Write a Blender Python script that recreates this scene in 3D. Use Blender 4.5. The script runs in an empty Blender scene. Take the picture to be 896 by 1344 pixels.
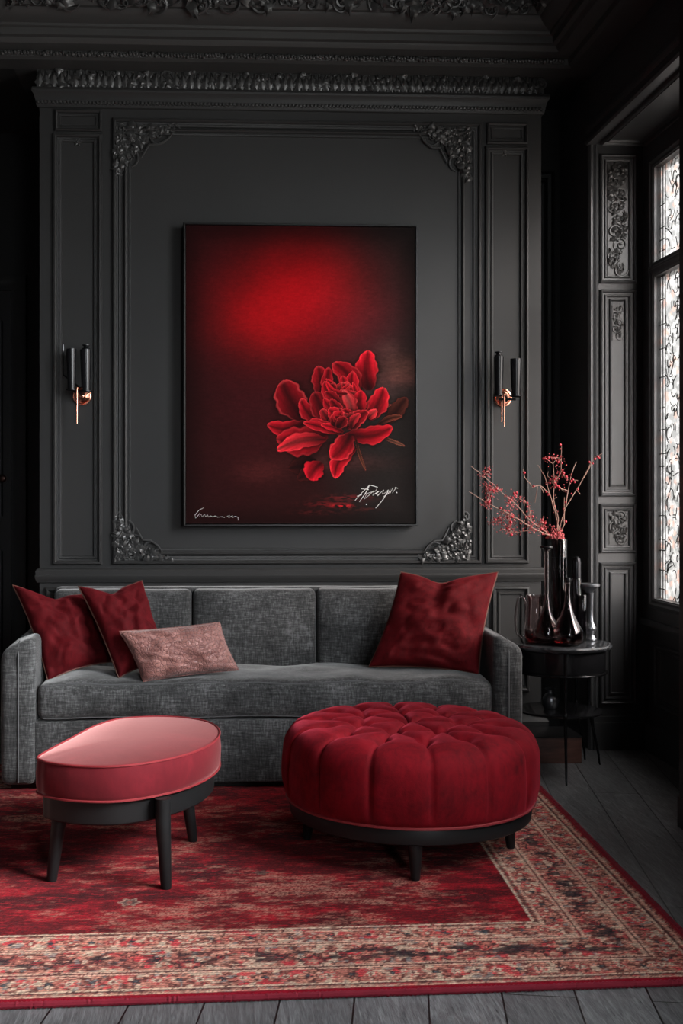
import bpy, math, random
import numpy as np
from mathutils import Vector, Matrix, noise
PI = math.pi
sc = bpy.context.scene
COL = sc.collection
rnd = random.Random(7)
# ---------------------------------------------------------------- camera frame
F, CX, CY, H, D, PHI = 1500.0, 355.0, 650.0, 1.3, 5.77, math.radians(2.5)
SP, CP = math.sin(PHI), math.cos(PHI)
def ray(px, py):
    u = (px-CX)/F; v = (CY-py)/F
    return Vector((SP+u*CP, CP-u*SP, v))
def atY(px, py, Y):            # point of the place on the vertical plane y = Y
    d = ray(px, py); t = (Y+D)/d.y
    return Vector((d.x*t, Y, H+d.z*t))
def atZ(px, py, Z):
    d = ray(px, py); t = (Z-H)/d.z
    return Vector((d.x*t, d.y*t-D, Z))
def atX(px, py, X):
    d = ray(px, py); t = X/d.x
    return Vector((X, d.y*t-D, H+d.z*t))

# ---------------------------------------------------------------- mesh builder
WLOC = {}
class MB:
    def __init__(s): s.v = []; s.f = []
    def add(s, vs, fs):
        o = len(s.v); s.v.extend([tuple(p) for p in vs]); s.f.extend([tuple(i+o for i in f) for f in fs])
    def box(s, x0, x1, y0, y1, z0, z1):
        vs = [(x0,y0,z0),(x1,y0,z0),(x1,y1,z0),(x0,y1,z0),(x0,y0,z1),(x1,y0,z1),(x1,y1,z1),(x0,y1,z1)]
        s.add(vs, [(0,3,2,1),(4,5,6,7),(0,1,5,4),(1,2,6,5),(2,3,7,6),(3,0,4,7)])
    def tube(s, pts, rad, n=8, closed=False, caps=True):
        pts = [Vector(p) for p in pts]; m = len(pts)
        if not hasattr(rad, '__len__'): rad = [rad]*m
        vs = []; up = None
        for i, p in enumerate(pts):
            if closed: t = pts[(i+1) % m]-pts[i-1]
            else: t = pts[min(i+1, m-1)]-pts[max(i-1, 0)]
            if t.length < 1e-9: t = Vector((0,0,1))
            t.normalize()
            if up is None:
                up = Vector((0,0,1)) if abs(t.z) < .9 else Vector((1,0,0))
            a = up-t*up.dot(t)
            if a.length < 1e-6: a = t.orthogonal()
            a.normalize(); b = t.cross(a); up = a
            for k in range(n):
                an = 2*PI*k/n
                vs.append(p+(a*math.cos(an)+b*math.sin(an))*rad[i])
        fs = []
        for i in range(m if closed else m-1):
            j = (i+1) % m
            for k in range(n):
                fs.append((i*n+k, i*n+(k+1) % n, j*n+(k+1) % n, j*n+k))
        if caps and not closed:
            fs.append(tuple(range(n-1, -1, -1))); fs.append(tuple((m-1)*n+k for k in range(n)))
        s.add(vs, fs)
    def lathe(s, prof, c=(0,0,0), n=32, axis=None, sx=1, sy=1):
        # prof list of (r, z); closes at r == 0
        M = Matrix.Identity(3)
        if axis is not None: M = Vector((0,0,1)).rotation_difference(Vector(axis).normalized()).to_matrix()
        c = Vector(c); vs = []
        for r, z in prof:
            for k in range(n):
                a = 2*PI*k/n
                vs.append(c+M@Vector((r*math.cos(a)*sx, r*math.sin(a)*sy, z)))
        fs = []
        for i in range(len(prof)-1):
            for k in range(n):
                fs.append((i*n+k, i*n+(k+1) % n, (i+1)*n+(k+1) % n, (i+1)*n+k))
        if prof[0][0] > 1e-6: fs.append(tuple(range(n-1, -1, -1)))
        if prof[-1][0] > 1e-6: fs.append(tuple((len(prof)-1)*n+k for k in range(n)))
        s.add(vs, fs)
    def ball(s, c, r, n=8, sz=1.0):
        prof = [(max(0, r*math.sin(PI*i/(n//2+1))), -r*sz*math.cos(PI*i/(n//2+1))) for i in range(n//2+2)]
        s.lathe(prof, c, n)
    def grid(s, P, closed_u=False, closed_v=False):
        # P[i][j]
        a = len(P); b = len(P[0]); vs = [p for row in P for p in row]; fs = []
        for i in range(a if closed_u else a-1):
            for j in range(b if closed_v else b-1):
                i2 = (i+1) % a; j2 = (j+1) % b
                fs.append((i*b+j, i2*b+j, i2*b+j2, i*b+j2))
        s.add(vs, fs)
    def rbox(s, x0, x1, y0, y1, z0, z1, r=.02, n=(8,8,8), fn=None):
        c = Vector(((x0+x1)/2, (y0+y1)/2, (z0+z1)/2)); h = Vector((abs(x1-x0)/2, abs(y1-y0)/2, abs(z1-z0)/2))
        r = min(r, h.x*.999, h.y*.999, h.z*.999)
        def lines(hh, m):
            L = [-hh+r*(1-math.cos(q*PI/2/4))*1.0 for q in range(5)]
            mid = [-hh+r+(2*hh-2*r)*q/m for q in range(1, m)]
            return L+mid+[-x for x in reversed(L)]
        ax = [lines(h[i], n[i]) for i in range(3)]
        key = {}; vs = []; fs = []
        def vid(p):
            k = (round(p[0], 6), round(p[1], 6), round(p[2], 6))
            if k in key: return key[k]
            q = Vector(p); inn = Vector([max(-(h[i]-r), min(h[i]-r, q[i])) for i in range(3)])
            d = q-inn
            if d.length > 1e-9: q = inn+d.normalized()*r
            q = c+q
            if fn: q = fn(q)
            key[k] = len(vs); vs.append(q); return key[k]
        for a in range(3):
            b, e = (a+1) % 3, (a+2) % 3
            for sgn in (-1, 1):
                for i in range(len(ax[b])-1):
                    for j in range(len(ax[e])-1):
                        q = []
                        for (ii, jj) in ((i,j),(i+1,j),(i+1,j+1),(i,j+1)):
                            p = [0,0,0]; p[a] = sgn*h[a]; p[b] = ax[b][ii]; p[e] = ax[e][jj]
                            q.append(vid(p))
                        if sgn < 0: q.reverse()
                        if len(set(q)) >= 3: fs.append(tuple(dict.fromkeys(q)))
        s.add(vs, fs)
    def frame(s, x0, x1, z0, z1, prof, org, U, V, N):
        # mitred moulding round a rectangle; prof = (inset, projection)
        org, U, V, N = Vector(org), Vector(U), Vector(V), Vector(N)
        P = []
        for (cx, cz, sx, sz) in ((x0,z0,1,1),(x1,z0,-1,1),(x1,z1,-1,-1),(x0,z1,1,-1)):
            P.append([org+U*(cx+sx*i)+V*(cz+sz*i)+N*p for i, p in prof])
        s.grid(P, closed_u=True)
    def build(s, name, mat, parent=None, smooth=True, kind=None, angle=40):
        me = bpy.data.meshes.new(name)
        co = np.array(s.v, dtype=np.float64)
        if parent is None: org = Vector(((co[:,0].min()+co[:,0].max())/2, (co[:,1].min()+co[:,1].max())/2, co[:,2].min()))
        else: org = WLOC[parent.name]
        co = co-np.array(org)
        me.from_pydata(co.tolist(), [], s.f)
        me.validate(); me.update()
        o = bpy.data.objects.new(name, me); COL.objects.link(o)
        me.materials.append(mat)
        if parent is None: o.location = org
        else: o.parent = parent
        WLOC[o.name] = Vector(org)
        if smooth:
            me.polygons.foreach_set('use_smooth', [True]*len(me.polygons))
            me.set_sharp_from_angle(angle=math.radians(angle))
        if kind: o['kind'] = kind
        return o
def tag(o, label, cat, group=None, kind=None):
    o['label'] = label; o['category'] = cat
    if group: o['group'] = group
    if kind: o['kind'] = kind
    return o
def empty(name, loc, label, cat, group=None):
    o = bpy.data.objects.new(name, None); COL.objects.link(o); o.location = loc
    o.empty_display_size = .1
    WLOC[o.name] = Vector(loc); tag(o, label, cat, group); return o
def copy_tree(o, loc, parent=None):
    c = o.copy(); COL.objects.link(c)
    if parent is None: c.location = loc; WLOC[c.name] = Vector(loc)
    else: c.parent = parent
    for ch in list(o.children): copy_tree(ch, loc, c)
    return c

# ---------------------------------------------------------------- materials
def lin(*c):
    r = [(x/255/12.92 if x/255 <= .04045 else ((x/255+.055)/1.055)**2.4) for x in c]
    return (*r, 1)
class Mat:
    def __init__(s, name, color=(.5,.5,.5), rough=.5, metal=0, **kw):
        s.m = bpy.data.materials.new(name); s.m.use_nodes = True
        s.t = s.m.node_tree; s.n = s.t.nodes; s.b = s.n['Principled BSDF']
        s.b.inputs['Base Color'].default_value = (*color[:3], 1)
        s.b.inputs['Roughness'].default_value = rough; s.b.inputs['Metallic'].default_value = metal
        for k, v in kw.items(): s.b.inputs[k.replace('_', ' ')].default_value = v
        tc = s.n.new('ShaderNodeTexCoord'); s.co = tc.outputs['Object']
    def link(s, a, b): s.t.links.new(a, b)
    def mapping(s, scale=(1,1,1), rot=(0,0,0)):
        m = s.n.new('ShaderNodeMapping'); m.inputs['Scale'].default_value = scale; m.inputs['Rotation'].default_value = rot
        s.link(s.co, m.inputs['Vector']); return m.outputs['Vector']
    def noise(s, scale=5, detail=4, vec=None, rough=.55, dist=0):
        n = s.n.new('ShaderNodeTexNoise'); n.inputs['Scale'].default_value = scale; n.inputs['Detail'].default_value = detail
        n.inputs['Roughness'].default_value = rough; n.inputs['Distortion'].default_value = dist
        s.link(vec if vec is not None else s.co, n.inputs['Vector']); return n.outputs['Fac']
    def vor(s, scale=5, vec=None, feature='F1', out='Distance'):
        n = s.n.new('ShaderNodeTexVoronoi'); n.feature = feature; n.inputs['Scale'].default_value = scale
        s.link(vec if vec is not None else s.co, n.inputs['Vector']); return n.outputs[out]
    def wave(s, scale, vec=None, direction='X', dist=0):
        n = s.n.new('ShaderNodeTexWave'); n.bands_direction = direction; n.inputs['Scale'].default_value = scale
        n.inputs['Distortion'].default_value = dist
        s.link(vec if vec is not None else s.co, n.inputs['Vector']); return n.outputs['Fac']
    def ramp(s, fac, stops, interp='LINEAR'):
        n = s.n.new('ShaderNodeValToRGB'); n.color_ramp.interpolation = interp; e = n.color_ramp.elements
        while len(e) < len(stops): e.new(.5)
        for el, (p, c) in zip(e, stops):
            el.position = p; el.color = (*c[:3], 1) if hasattr(c, '__len__') else (c,c,c,1)
        s.link(fac, n.inputs['Fac']); return n.outputs['Color']
    def math(s, op, a, b=0.0):
        n = s.n.new('ShaderNodeMath'); n.operation = op
        for i, x in enumerate((a, b)):
            if hasattr(x, 'links'): s.link(x, n.inputs[i])
            else: n.inputs[i].default_value = x
        return n.outputs[0]
    def mix(s, fac, a, b, mode='MIX'):
        n = s.n.new('ShaderNodeMix'); n.data_type = 'RGBA'; n.blend_type = mode
        for i, x in ((0, fac), (6, a), (7, b)):
            if hasattr(x, 'links'): s.link(x, n.inputs[i])
            elif hasattr(x, '__len__'): n.inputs[i].default_value = (*x[:3], 1)
            else: n.inputs[i].default_value = x
        return n.outputs[2]
    def color(s, x): s.link(x, s.b.inputs['Base Color'])
    def rough(s, x): s.link(x, s.b.inputs['Roughness'])
    def bump(s, h, strength=.3, dist=.01):
        n = s.n.new('ShaderNodeBump'); n.inputs['Strength'].default_value = strength; n.inputs['Distance'].default_value = dist
        s.link(h, n.inputs['Height']); s.link(n.outputs['Normal'], s.b.inputs['Normal'])

def paint(name, c, rough=.42, spec=.3):
    m = Mat(name, c, rough, Specular_IOR_Level=spec)
    n = m.noise(3, 5)
    m.color(m.mix(n, [x*.86 for x in c], [x*1.14 for x in c]))
    m.bump(m.noise(160, 3), .06, .003); return m.m
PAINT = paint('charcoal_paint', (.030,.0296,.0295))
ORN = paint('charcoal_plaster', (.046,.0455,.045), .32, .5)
SHADE_BLK = paint('shade_black_paint', (.010,.010,.011), .5)  # near-black instead of charcoal: shade of recesses and left side put into colour
CEIL = paint('dark_ceiling_paint', (.055,.054,.053), .42)
BAY_LIT = paint('lit_charcoal_paint', (.060,.061,.063), .36, .45)  # charcoal wall paint lightened, daylight on the bay put into the colour

def velvet(name, c, dark, sheen, tint, scale=9, rough=.8, bump=.25):
    m = Mat(name, c, rough); m.b.inputs['Sheen Weight'].default_value = sheen; m.b.inputs['Specular IOR Level'].default_value = .12
    m.b.inputs['Sheen Roughness'].default_value = .35; m.b.inputs['Sheen Tint'].default_value = (*tint, 1)
    n1 = m.noise(scale, 6, rough=.7, dist=.6); n2 = m.noise(scale*7, 4, m.mapping((1,1,.35)))
    f = m.math('ADD', m.math('MULTIPLY', n1, .7), m.math('MULTIPLY', n2, .3))
    m.color(m.ramp(f, [(.25, dark), (.52, c), (.75, [min(1, x*1.6) for x in c])]))
    m.bump(m.math('ADD', m.math('MULTIPLY', n1, .5), m.math('MULTIPLY', m.noise(420, 2), .5)), bump, .006); return m.m
V_RED = velvet('deep_red_velvet', (.15,.0027,.007), (.030,.001,.002), .40, (1,.10,.16))
V_PILLOW = velvet('crimson_pillow_velvet', (.085,.003,.005), (.035,.0012,.002), .18, (1,.12,.16), 22)
V_PILLOW2 = velvet('dark_crimson_pillow_velvet', (.075,.003,.005), (.028,.0012,.002), .20, (1,.15,.2), 11)
V_PINK = velvet('rose_red_velvet', (.115,.008,.013), (.08,.005,.009), .75, (1,.5,.48), 6, bump=.12)
m = Mat('rose_brocade', (.3,.13,.11), .5)
vd = m.vor(60, feature='DISTANCE_TO_EDGE')
m.color(m.mix(m.ramp(vd, [(0,0),(.12,1)]), (.13,.045,.04), m.ramp(m.noise(20,4), [(.3,(.19,.07,.06)),(.7,(.34,.15,.125))])))
m.b.inputs['Sheen Weight'].default_value = .3
m.bump(m.ramp(vd, [(0,0),(.15,1)]), .5, .004); BROC = m.m

m = Mat('grey_chenille', (.08,.08,.08), .85, Specular_IOR_Level=.2)
m.b.inputs['Sheen Weight'].default_value = .35; m.b.inputs['Sheen Roughness'].default_value = .4
a = m.noise(120, 4, m.mapping((1,1,.16)), .75); b = m.noise(120, 4, m.mapping((.15,.15,1.2)), .75)
f = m.math('ADD', m.math('MULTIPLY', a, .5), m.math('MULTIPLY', b, .5))
f = m.math('ADD', m.math('MULTIPLY', f, .75), m.math('MULTIPLY', m.noise(5, 4), .25))
m.color(m.ramp(f, [(.38,(.012,.012,.012)),(.5,(.045,.045,.0455)),(.64,(.15,.15,.152))]))
m.bump(f, .6, .006); SOFA = m.m

def simple(name, c, rough, metal=0, nz=.15, **kw):
    m = Mat(name, c, rough, metal, **kw)
    m.color(m.mix(m.noise(25, 4), [x*(1-nz) for x in c], [min(1, x*(1+nz)) for x in c])); return m.m
BLACKWOOD = simple('black_lacquered_wood', (.010,.010,.0105), .42, Specular_IOR_Level=.3)
PIPE_D = simple('dark_red_piping', (.22,.02,.025), .5)
PIPE_G = simple('bronze_piping', (.12,.05,.035), .5)
PIPE_S = simple('grey_piping', (.07,.07,.073), .7)
COPPER = simple('polished_copper', (.80,.36,.25), .2, 1)
GLOSSBLK = simple('gloss_black_metal', (.008,.008,.009), .2, 0, Specular_IOR_Level=.35)
IRON = simple('black_iron', (.02,.02,.022), .25, .8)
PEWTER = simple('aged_silver', (.26,.27,.29), .3, .9, .5)
FRAMEBLK = simple('black_picture_frame', (.006,.006,.006), .3)
m = Mat('brown_wood', (.09,.04,.03), .35)
m.color(m.ramp(m.noise(8, 5, m.mapping((1,8,8))), [(.3,(.05,.022,.017)),(.7,(.13,.06,.045))])); BROWN = m.m
m = Mat('dark_brown_wood', (.02,.012,.011), .4)
m.color(m.ramp(m.noise(8, 5, m.mapping((8,8,1))), [(.3,(.012,.008,.007)),(.7,(.03,.018,.016))])); DBROWN = m.m
m = Mat('black_marble', (.03,.031,.034), .1)
m.color(m.ramp(m.noise(9, 8, dist=1.5), [(.45,(.018,.019,.021)),(.56,(.06,.063,.068)),(.6,(.02,.021,.023))])); MARBLE = m.m
def glass(name, c, rough=.02, ior=1.45):
    m = Mat(name, c, rough); m.b.inputs['Transmission Weight'].default_value = 1; m.b.inputs['IOR'].default_value = ior
    m.color(m.mix(m.noise(18, 2), c, [x*.8 for x in c])); return m.m
G_SMOKE = glass('smoked_glass', (.48,.38,.38))
G_CLEAR = glass('clear_rose_glass', (.86,.74,.74))
G_DARK = glass('dark_bottle_glass', (.16,.13,.14), .05)
LIQ = glass('red_liquid', (.45,.015,.02), .02, 1.33)
TWIG = simple('pale_brown_twig', (.30,.17,.13), .6)
BERRY = simple('red_berry', (.42,.022,.038), .35, 0, .4)
BLOSSOM = simple('pink_blossom', (.48,.085,.09), .5, 0, .5)
LEAD = simple('black_lead_came', (.02,.02,.02), .5)

# leaded glass: obscure translucent panes, small cells tinted
m = Mat('leaded_obscure_glass', (.9,.9,.88), .3)
nt = m.t
out = m.n['Material Output']
tr = m.n.new('ShaderNodeBsdfTransparent'); tl = m.n.new('ShaderNodeBsdfTranslucent'); gl = m.n.new('ShaderNodeBsdfGlossy')
gl.inputs['Roughness'].default_value = .1
cell = m.vor(38, out='Color', feature='F1')
sepn = m.n.new('ShaderNodeSeparateColor'); m.link(cell, sepn.inputs[0])
tint = m.ramp(sepn.outputs[0], [(0,(.62,.62,.61)),(.45,(.80,.79,.78)),(.78,(.90,.89,.87)),(.90,(.84,.68,.62)),(1,(.8,.78,.76))], 'CONSTANT')
tint = m.mix(m.noise(40, 4), tint, m.mix(.35, tint, (.2,.2,.2)))
m.link(tint, tr.inputs['Color']); m.link(tint, tl.inputs['Color'])
mx = m.n.new('ShaderNodeMixShader'); mx.inputs[0].default_value = .05; m.link(tr.outputs[0], mx.inputs[1]); m.link(tl.outputs[0], mx.inputs[2])
mx2 = m.n.new('ShaderNodeMixShader'); mx2.inputs[0].default_value = .06; m.link(mx.outputs[0], mx2.inputs[1]); m.link(gl.outputs[0], mx2.inputs[2])
m.link(mx2.outputs[0], out.inputs['Surface']); LEADGLASS = m.m
m = Mat('clear_window_glass', (1,1,1), .0)
tr = m.n.new('ShaderNodeBsdfTransparent'); tr.inputs[0].default_value = (.9,.92,.93,1); gl = m.n.new('ShaderNodeBsdfGlossy'); gl.inputs['Roughness'].default_value = .02
mx = m.n.new('ShaderNodeMixShader'); mx.inputs[0].default_value = .06
m.link(tr.outputs[0], mx.inputs[1]); m.link(gl.outputs[0], mx.inputs[2]); m.link(mx.outputs[0], m.n['Material Output'].inputs['Surface']); CLEARWIN = m.m

# floor planks running away from the camera
m = Mat('dark_oak_planks', (.1,.1,.1), .4)
br = m.n.new('ShaderNodeTexBrick'); br.offset = .5; br.inputs['Scale'].default_value = 1
br.inputs['Brick Width'].default_value = 1.4; br.inputs['Row Height'].default_value = .19; br.inputs['Mortar Size'].default_value = .0025
br.inputs['Color1'].default_value = (.0,.0,.0,1); br.inputs['Color2'].default_value = (1,1,1,1); br.inputs['Mortar'].default_value = (.5,.5,.5,1)
m.link(m.mapping((1,1,1), (0,0,PI/2+.16)), br.inputs['Vector'])
g = m.noise(9, 9, m.mapping((7,.7,1), (0,0,.16)), .65, 1.6)
g2 = m.noise(60, 6, m.mapping((5,.25,1), (0,0,.16)), .7)
base = m.ramp(m.math('ADD', m.math('MULTIPLY', g, .6), m.math('MULTIPLY', g2, .4)), [(.36,(.075,.077,.080)),(.5,(.20,.204,.21)),(.64,(.38,.385,.395))])
base = m.mix(m.math('MULTIPLY', br.outputs['Color'], .45), base, (.045,.044,.045))
base = m.mix(br.outputs['Fac'], base, (.008,.008,.008))
m.color(base); m.rough(m.ramp(g2, [(.3,.26),(.7,.42)])); m.bump(m.math('SUBTRACT', g2, br.outputs['Fac']), .35, .004); FLOOR = m.m

# ---------------------------------------------------------------- room shell
XL, XR, XG = -1.35, 1.88, 2.19     # left wall, right wall, glass plane of the bay
YF, ZC = -8.2, 3.72
XW = -1.80                        # left wall; a dropped header at XL carries the cornice
ALC = 3.437
BX0 = atY(52, 500, 0).x; BX1 = atY(710, 500, 0).x
def st(mb, name, mat, parent=None, smooth=False): 
    return mb.build(name, mat, parent, smooth, kind='structure' if parent is None else None)
b = MB(); b.box(XW-.3, XG+.4, YF, 1.3, -.06, 0); st(b, 'floor', FLOOR)
b = MB(); b.box(XW-.3, XG+.4, YF, 1.3, ZC, ZC+.1); st(b, 'ceiling', CEIL)
b = MB(); b.box(XW-.15, XW, YF, 1.2, 0, ZC); b.box(XW, XL, YF, 0, ALC, ZC); st(b, 'wall_left', SHADE_BLK)
WX0, WX1, WZ0, WZ1 = .9, 1.8, 1.2, 3.2
b = MB(); b.box(XW-.15, WX0, YF-.15, YF, 0, ZC); b.box(WX1, XG+.3, YF-.15, YF, 0, ZC); b.box(WX0, WX1, YF-.15, YF, 0, WZ0); b.box(WX0, WX1, YF-.15, YF, WZ1, ZC); st(b, 'wall_front', SHADE_BLK)
b = MB(); b.box(WX0, WX1, YF-.1, YF-.05, WZ0, WZ0+.06); b.box(WX0, WX1, YF-.1, YF-.05, WZ1-.06, WZ1)
for x in (WX0, (WX0+WX1)/2-.03, WX1-.06): b.box(x, x+.06, YF-.1, YF-.05, WZ0+.06, WZ1-.06)
fill_win = st(b, 'fill_window', BAY_LIT)  # unseen window behind the camera, added as frontal fill light
b = MB(); b.box(WX0, WX1, YF-.08, YF-.075, WZ0, WZ1); b.build('window_pane', CLEARWIN, fill_win, False)

# back wall: projecting panelled breast, header over both recesses
b = MB(); b.box(BX0, BX1, 0, .55, 0, ALC); b.box(XW, XR, .0, 1.2, ALC, ZC)
wall = st(b, 'wall_back', PAINT)
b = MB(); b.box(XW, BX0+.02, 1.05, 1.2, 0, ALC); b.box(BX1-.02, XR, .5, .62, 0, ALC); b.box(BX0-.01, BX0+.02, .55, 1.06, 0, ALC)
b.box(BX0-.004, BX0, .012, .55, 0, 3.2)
st(b, 'wall_recess', SHADE_BLK)  # recess walls carry their shade as near-black colour
U, V, N = (1,0,0), (0,0,1), (0,-1,0)
def wx(px, y=450): return atY(px, y, 0).x
def wz(py, px=400): return atY(px, py, 0).z
MP = [(-.002,0),(0,.012),(.004,.020),(.012,.022),(.018,.016),(.020,.008),(.028,.006),(.032,.012),(.040,.010),(.044,.0)]       # outer moulding
MT = [(0,0),(.001,.014),(.007,.019),(.014,.014),(.017,.004),(.024,.004),(.026,.009),(.031,.0075),(.034,0)]                     # inner moulding
def frame(x0, x1, z0, z1, prof, name='panel_moulding', org=(0,0,0), U=U, V=V, N=N, parent=wall, mat=PAINT):
    b = MB(); b.frame(x0, x1, z0, z1, prof, org, U, V, N)
    return b.build(name, mat, parent, True, angle=25)
ptop, pbot = wz(159), wz(740)
frame(wx(148), wx(631), pbot, ptop, MP)
frame(wx(163), wx(609), wz(728), wz(172), MT)
frame(wx(70), wx(134), pbot, wz(180), MP)
frame(wx(636), wx(693), pbot, wz(193, 660), MP)
frame(wx(72), wx(134), wz(177), wz(149), MT)
frame(wx(638), wx(692), wz(190, 660), wz(162, 660), MT)
# wainscot panels below the chair rail
cz0, cz1 = wz(758), wz(746)
for (a0, a1) in ((60, 240), (246, 470), (476, 640), (645, 694)):
    frame(wx(a0), wx(a1), .30, wz(770), MP)
    frame(wx(a0)+.05, wx(a1)-.05, .34, wz(770)-.04, MT) if a1-a0 > 60 else None
def rail(name, prof, x0, x1, parent=wall, mat=PAINT, y=0, ret=True):
    # horizontal moulding on the breast, returned round both ends
    b = MB(); P = []
    P.append([Vector((x0-p, y+.3, z)) for p, z in prof])
    P.append([Vector((x0-p, y-p, z)) for p, z in prof])
    P.append([Vector((x1+p, y-p, z)) for p, z in prof])
    P.append([Vector((x1+p, y+.3, z)) for p, z in prof])
    b.grid(P); return b.build(name, mat, parent, True, angle=25)
rail('chair_rail', [(0,cz0-.022),(.012,cz0-.02),(.016,cz0-.006),(.02,cz0),(.022,cz0+.012),(.017,cz0+.02),(.018,cz1-.008),(.012,cz1),(0,cz1+.004)], BX0, BX1)
rail('base_rail', [(0,.0),(.03,.0),(.03,.15),(.022,.165),(.014,.185),(.012,.2),(0,.21)], BX0, BX1)
zr0, zr1 = wz(146), wz(122)
rail('picture_rail', [(0,zr0-.004),(.01,zr0),(.014,zr0+.008),(.018,zr0+.03),(.020,zr0+.04),(.026,zr0+.06),(.034,zr0+.07),(.036,zr1-.012),(.032,zr1),(0,zr1+.004)], BX0, BX1)

# ---- carved ornament elements (all real relief)
def scroll(b, O, U, V, N, r, turns, start, flip, th, n=26, depth=.6):
    pts, rad = [], []
    for i in range(n):
        t = i/(n-1); a = start+flip*turns*2*PI*t; rr = r*(1-t)**.8+r*.08
        pts.append(O+U*(rr*math.cos(a))+V*(rr*math.sin(a))+N*(th*depth*(1+t)))
        rad.append(th*(.55+.45*math.sin(PI*min(1, t*1.3+.1))) )
    b.tube(pts, rad, 6)
    b.ball(pts[-1]+N*th*.3, th*1.15, 6)
def leaf(b, O, d, N, L, W, curl=.35, ribs=3):
    S = d.cross(N).normalized(); P = []
    for i in range(7):
        t = i/6; w = W*math.sin(PI*min(1, .12+.88*t)**.8)*(1+.22*math.cos(ribs*2*PI*t))
        row = []
        for k in range(-2, 3):
            q = k/2
            row.append(O+d*(L*t-.12*L*abs(q))+S*(w*q)+N*(curl*L*math.sin(PI*t*.9)*.6+.35*W*(1-q*q)*(1 if k % 2 == 0 else .35)))
        P.append(row)
    b.grid(P)
def rosette(b, O, U, V, N, r, petals=7):
    for k in range(petals):
        a = 2*PI*k/petals; leaf(b, O+N*.002, U*math.cos(a)+V*math.sin(a), N, r, r*.36, .45, 1)
    b.ball(O+N*r*.4, r*.3, 8)
def corner_ornament(O, U, V, LU, LV, seed):
    O, U, V = Vector(O), Vector(U), Vector(V); N = Vector((0,-1,0)); R = random.Random(seed); b = MB()
    def q(u, v): return O+U*u+V*v
    inner = [(1.0,.06),(.93,.15),(.80,.15),(.72,.27),(.60,.36),(.47,.37),(.42,.47),(.36,.60),(.26,.70),(.2,.82),(.15,.93),(.06,1.0)]
    def inside(u, v):
        for (a, c), (e, f) in zip(inner, inner[1:]):
            pass
        return (u**.72+v**.72) < 1.03 and u > .0 and v > .0
    # sculpted border scrolls
    path = [q(u*LU, v*LV)+N*.014 for u, v in inner[2:8]]
    b.tube(path, [.003,.005,.006,.006,.005,.003], 6)
    for (u, v, r, tu, st0, fl) in ((.58,.20,.125,1.3,.2,1),(.20,.58,.125,1.3,1.4,-1),(.30,.30,.15,1.5,.8,1),(.80,.08,.08,1.2,.3,-1),(.08,.80,.08,1.2,1.2,1),(.12,.12,.11,1.3,3,1),(.40,.10,.08,1.2,2,-1),(.10,.40,.08,1.2,4,1)):
        scroll(b, q(u*LU, v*LV), U, V, N, r*LU, tu, st0, fl, .0065)
    for k in range(120):
        for _ in range(30):
            u, v = R.random(), R.random()
            if inside(u, v): break
        a = R.choice([math.atan2(v, u)+R.uniform(-.7,.7), R.uniform(0, 2*PI)])
        d = U*math.cos(a)+V*math.sin(a)
        s = R.uniform(.026,.055)
        leaf(b, q(u*LU*.95, v*LV*.95)+N*R.uniform(0,.01)-d*s*.4, d, N, s, s*.36, .4, R.choice([1,2,3]))
    for k in range(60):
        for _ in range(30):
            u, v = R.random(), R.random()
            if inside(u, v): break
        b.ball(q(u*LU*.93+.004, v*LV*.93+.004)+N*R.uniform(.004,.016), R.uniform(.004,.0075), 6)
    return b.build('corner_ornament', ORN, wall, True, angle=50)
def corner(px0, py0, px1, py1, seed):      # px0,py0 = the corner itself, px1/py1 = ends of its arms
    x0, z0 = wx(px0), wz(py0, px0); x1, z1 = wx(px1), wz(py1, px0)
    corner_ornament((x0,-.004,z0), (1 if x1 > x0 else -1,0,0), (0,0,1 if z1 > z0 else -1), abs(x1-x0), abs(z1-z0), seed)
corner(151, 163, 247, 238, 1); corner(615, 166, 533, 249, 2); corner(151, 735, 229, 664, 3); corner(615, 735, 540, 664, 4)
for px, py in ((102, 187), (661, 201)):
    b = MB(); rosette(b, Vector((wx(px), -.002, wz(py, px))), Vector((1,0,0)), Vector((0,0,1)), Vector((0,-1,0)), .024, 6)
    b.build('rosette', ORN, wall, True, angle=50)

# ---- cornice above everything: three straight runs with mitres, trims along back, left, right
def cornice(name, prof, mat=CEIL, y1=YF+.02):
    b = MB()
    P = [[Vector((XL+p, y1, z)) for p, z in prof], [Vector((XL+p, -p, z)) for p, z in prof],
         [Vector((XR-p, -p, z)) for p, z in prof], [Vector((XR-p, y1, z)) for p, z in prof]]
    b.grid(P); return b.build(name, mat, None, True, kind='structure', angle=25)
CORN = [(0,ALC-.004),(.13,ALC-.004),(.14,3.438),(.152,3.442),(.156,3.468),(.20,3.472),(.225,3.478),(.235,3.49),(.24,3.50),(.262,3.505),
        (.265,3.535),(.28,3.54),(.283,3.552),(.30,3.558),(.325,3.57),(.345,3.59),(.35,3.60),(.37,3.602),(.385,3.62),(.40,3.66),(.42,3.70),(.47,ZC)]
cornice('trim_1', CORN)
LV = [(.012, wz(118)-.003), (.012, 3.428), (.03, 3.429), (.04, 3.4315), (.075, 3.433), (.11, 3.4345), (.13, 3.436), (0, 3.4365)]
b = rail('frieze_board', [(0,zr1),(.012,zr1+.001)]+LV, BX0, BX1, wall, CEIL)

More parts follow.
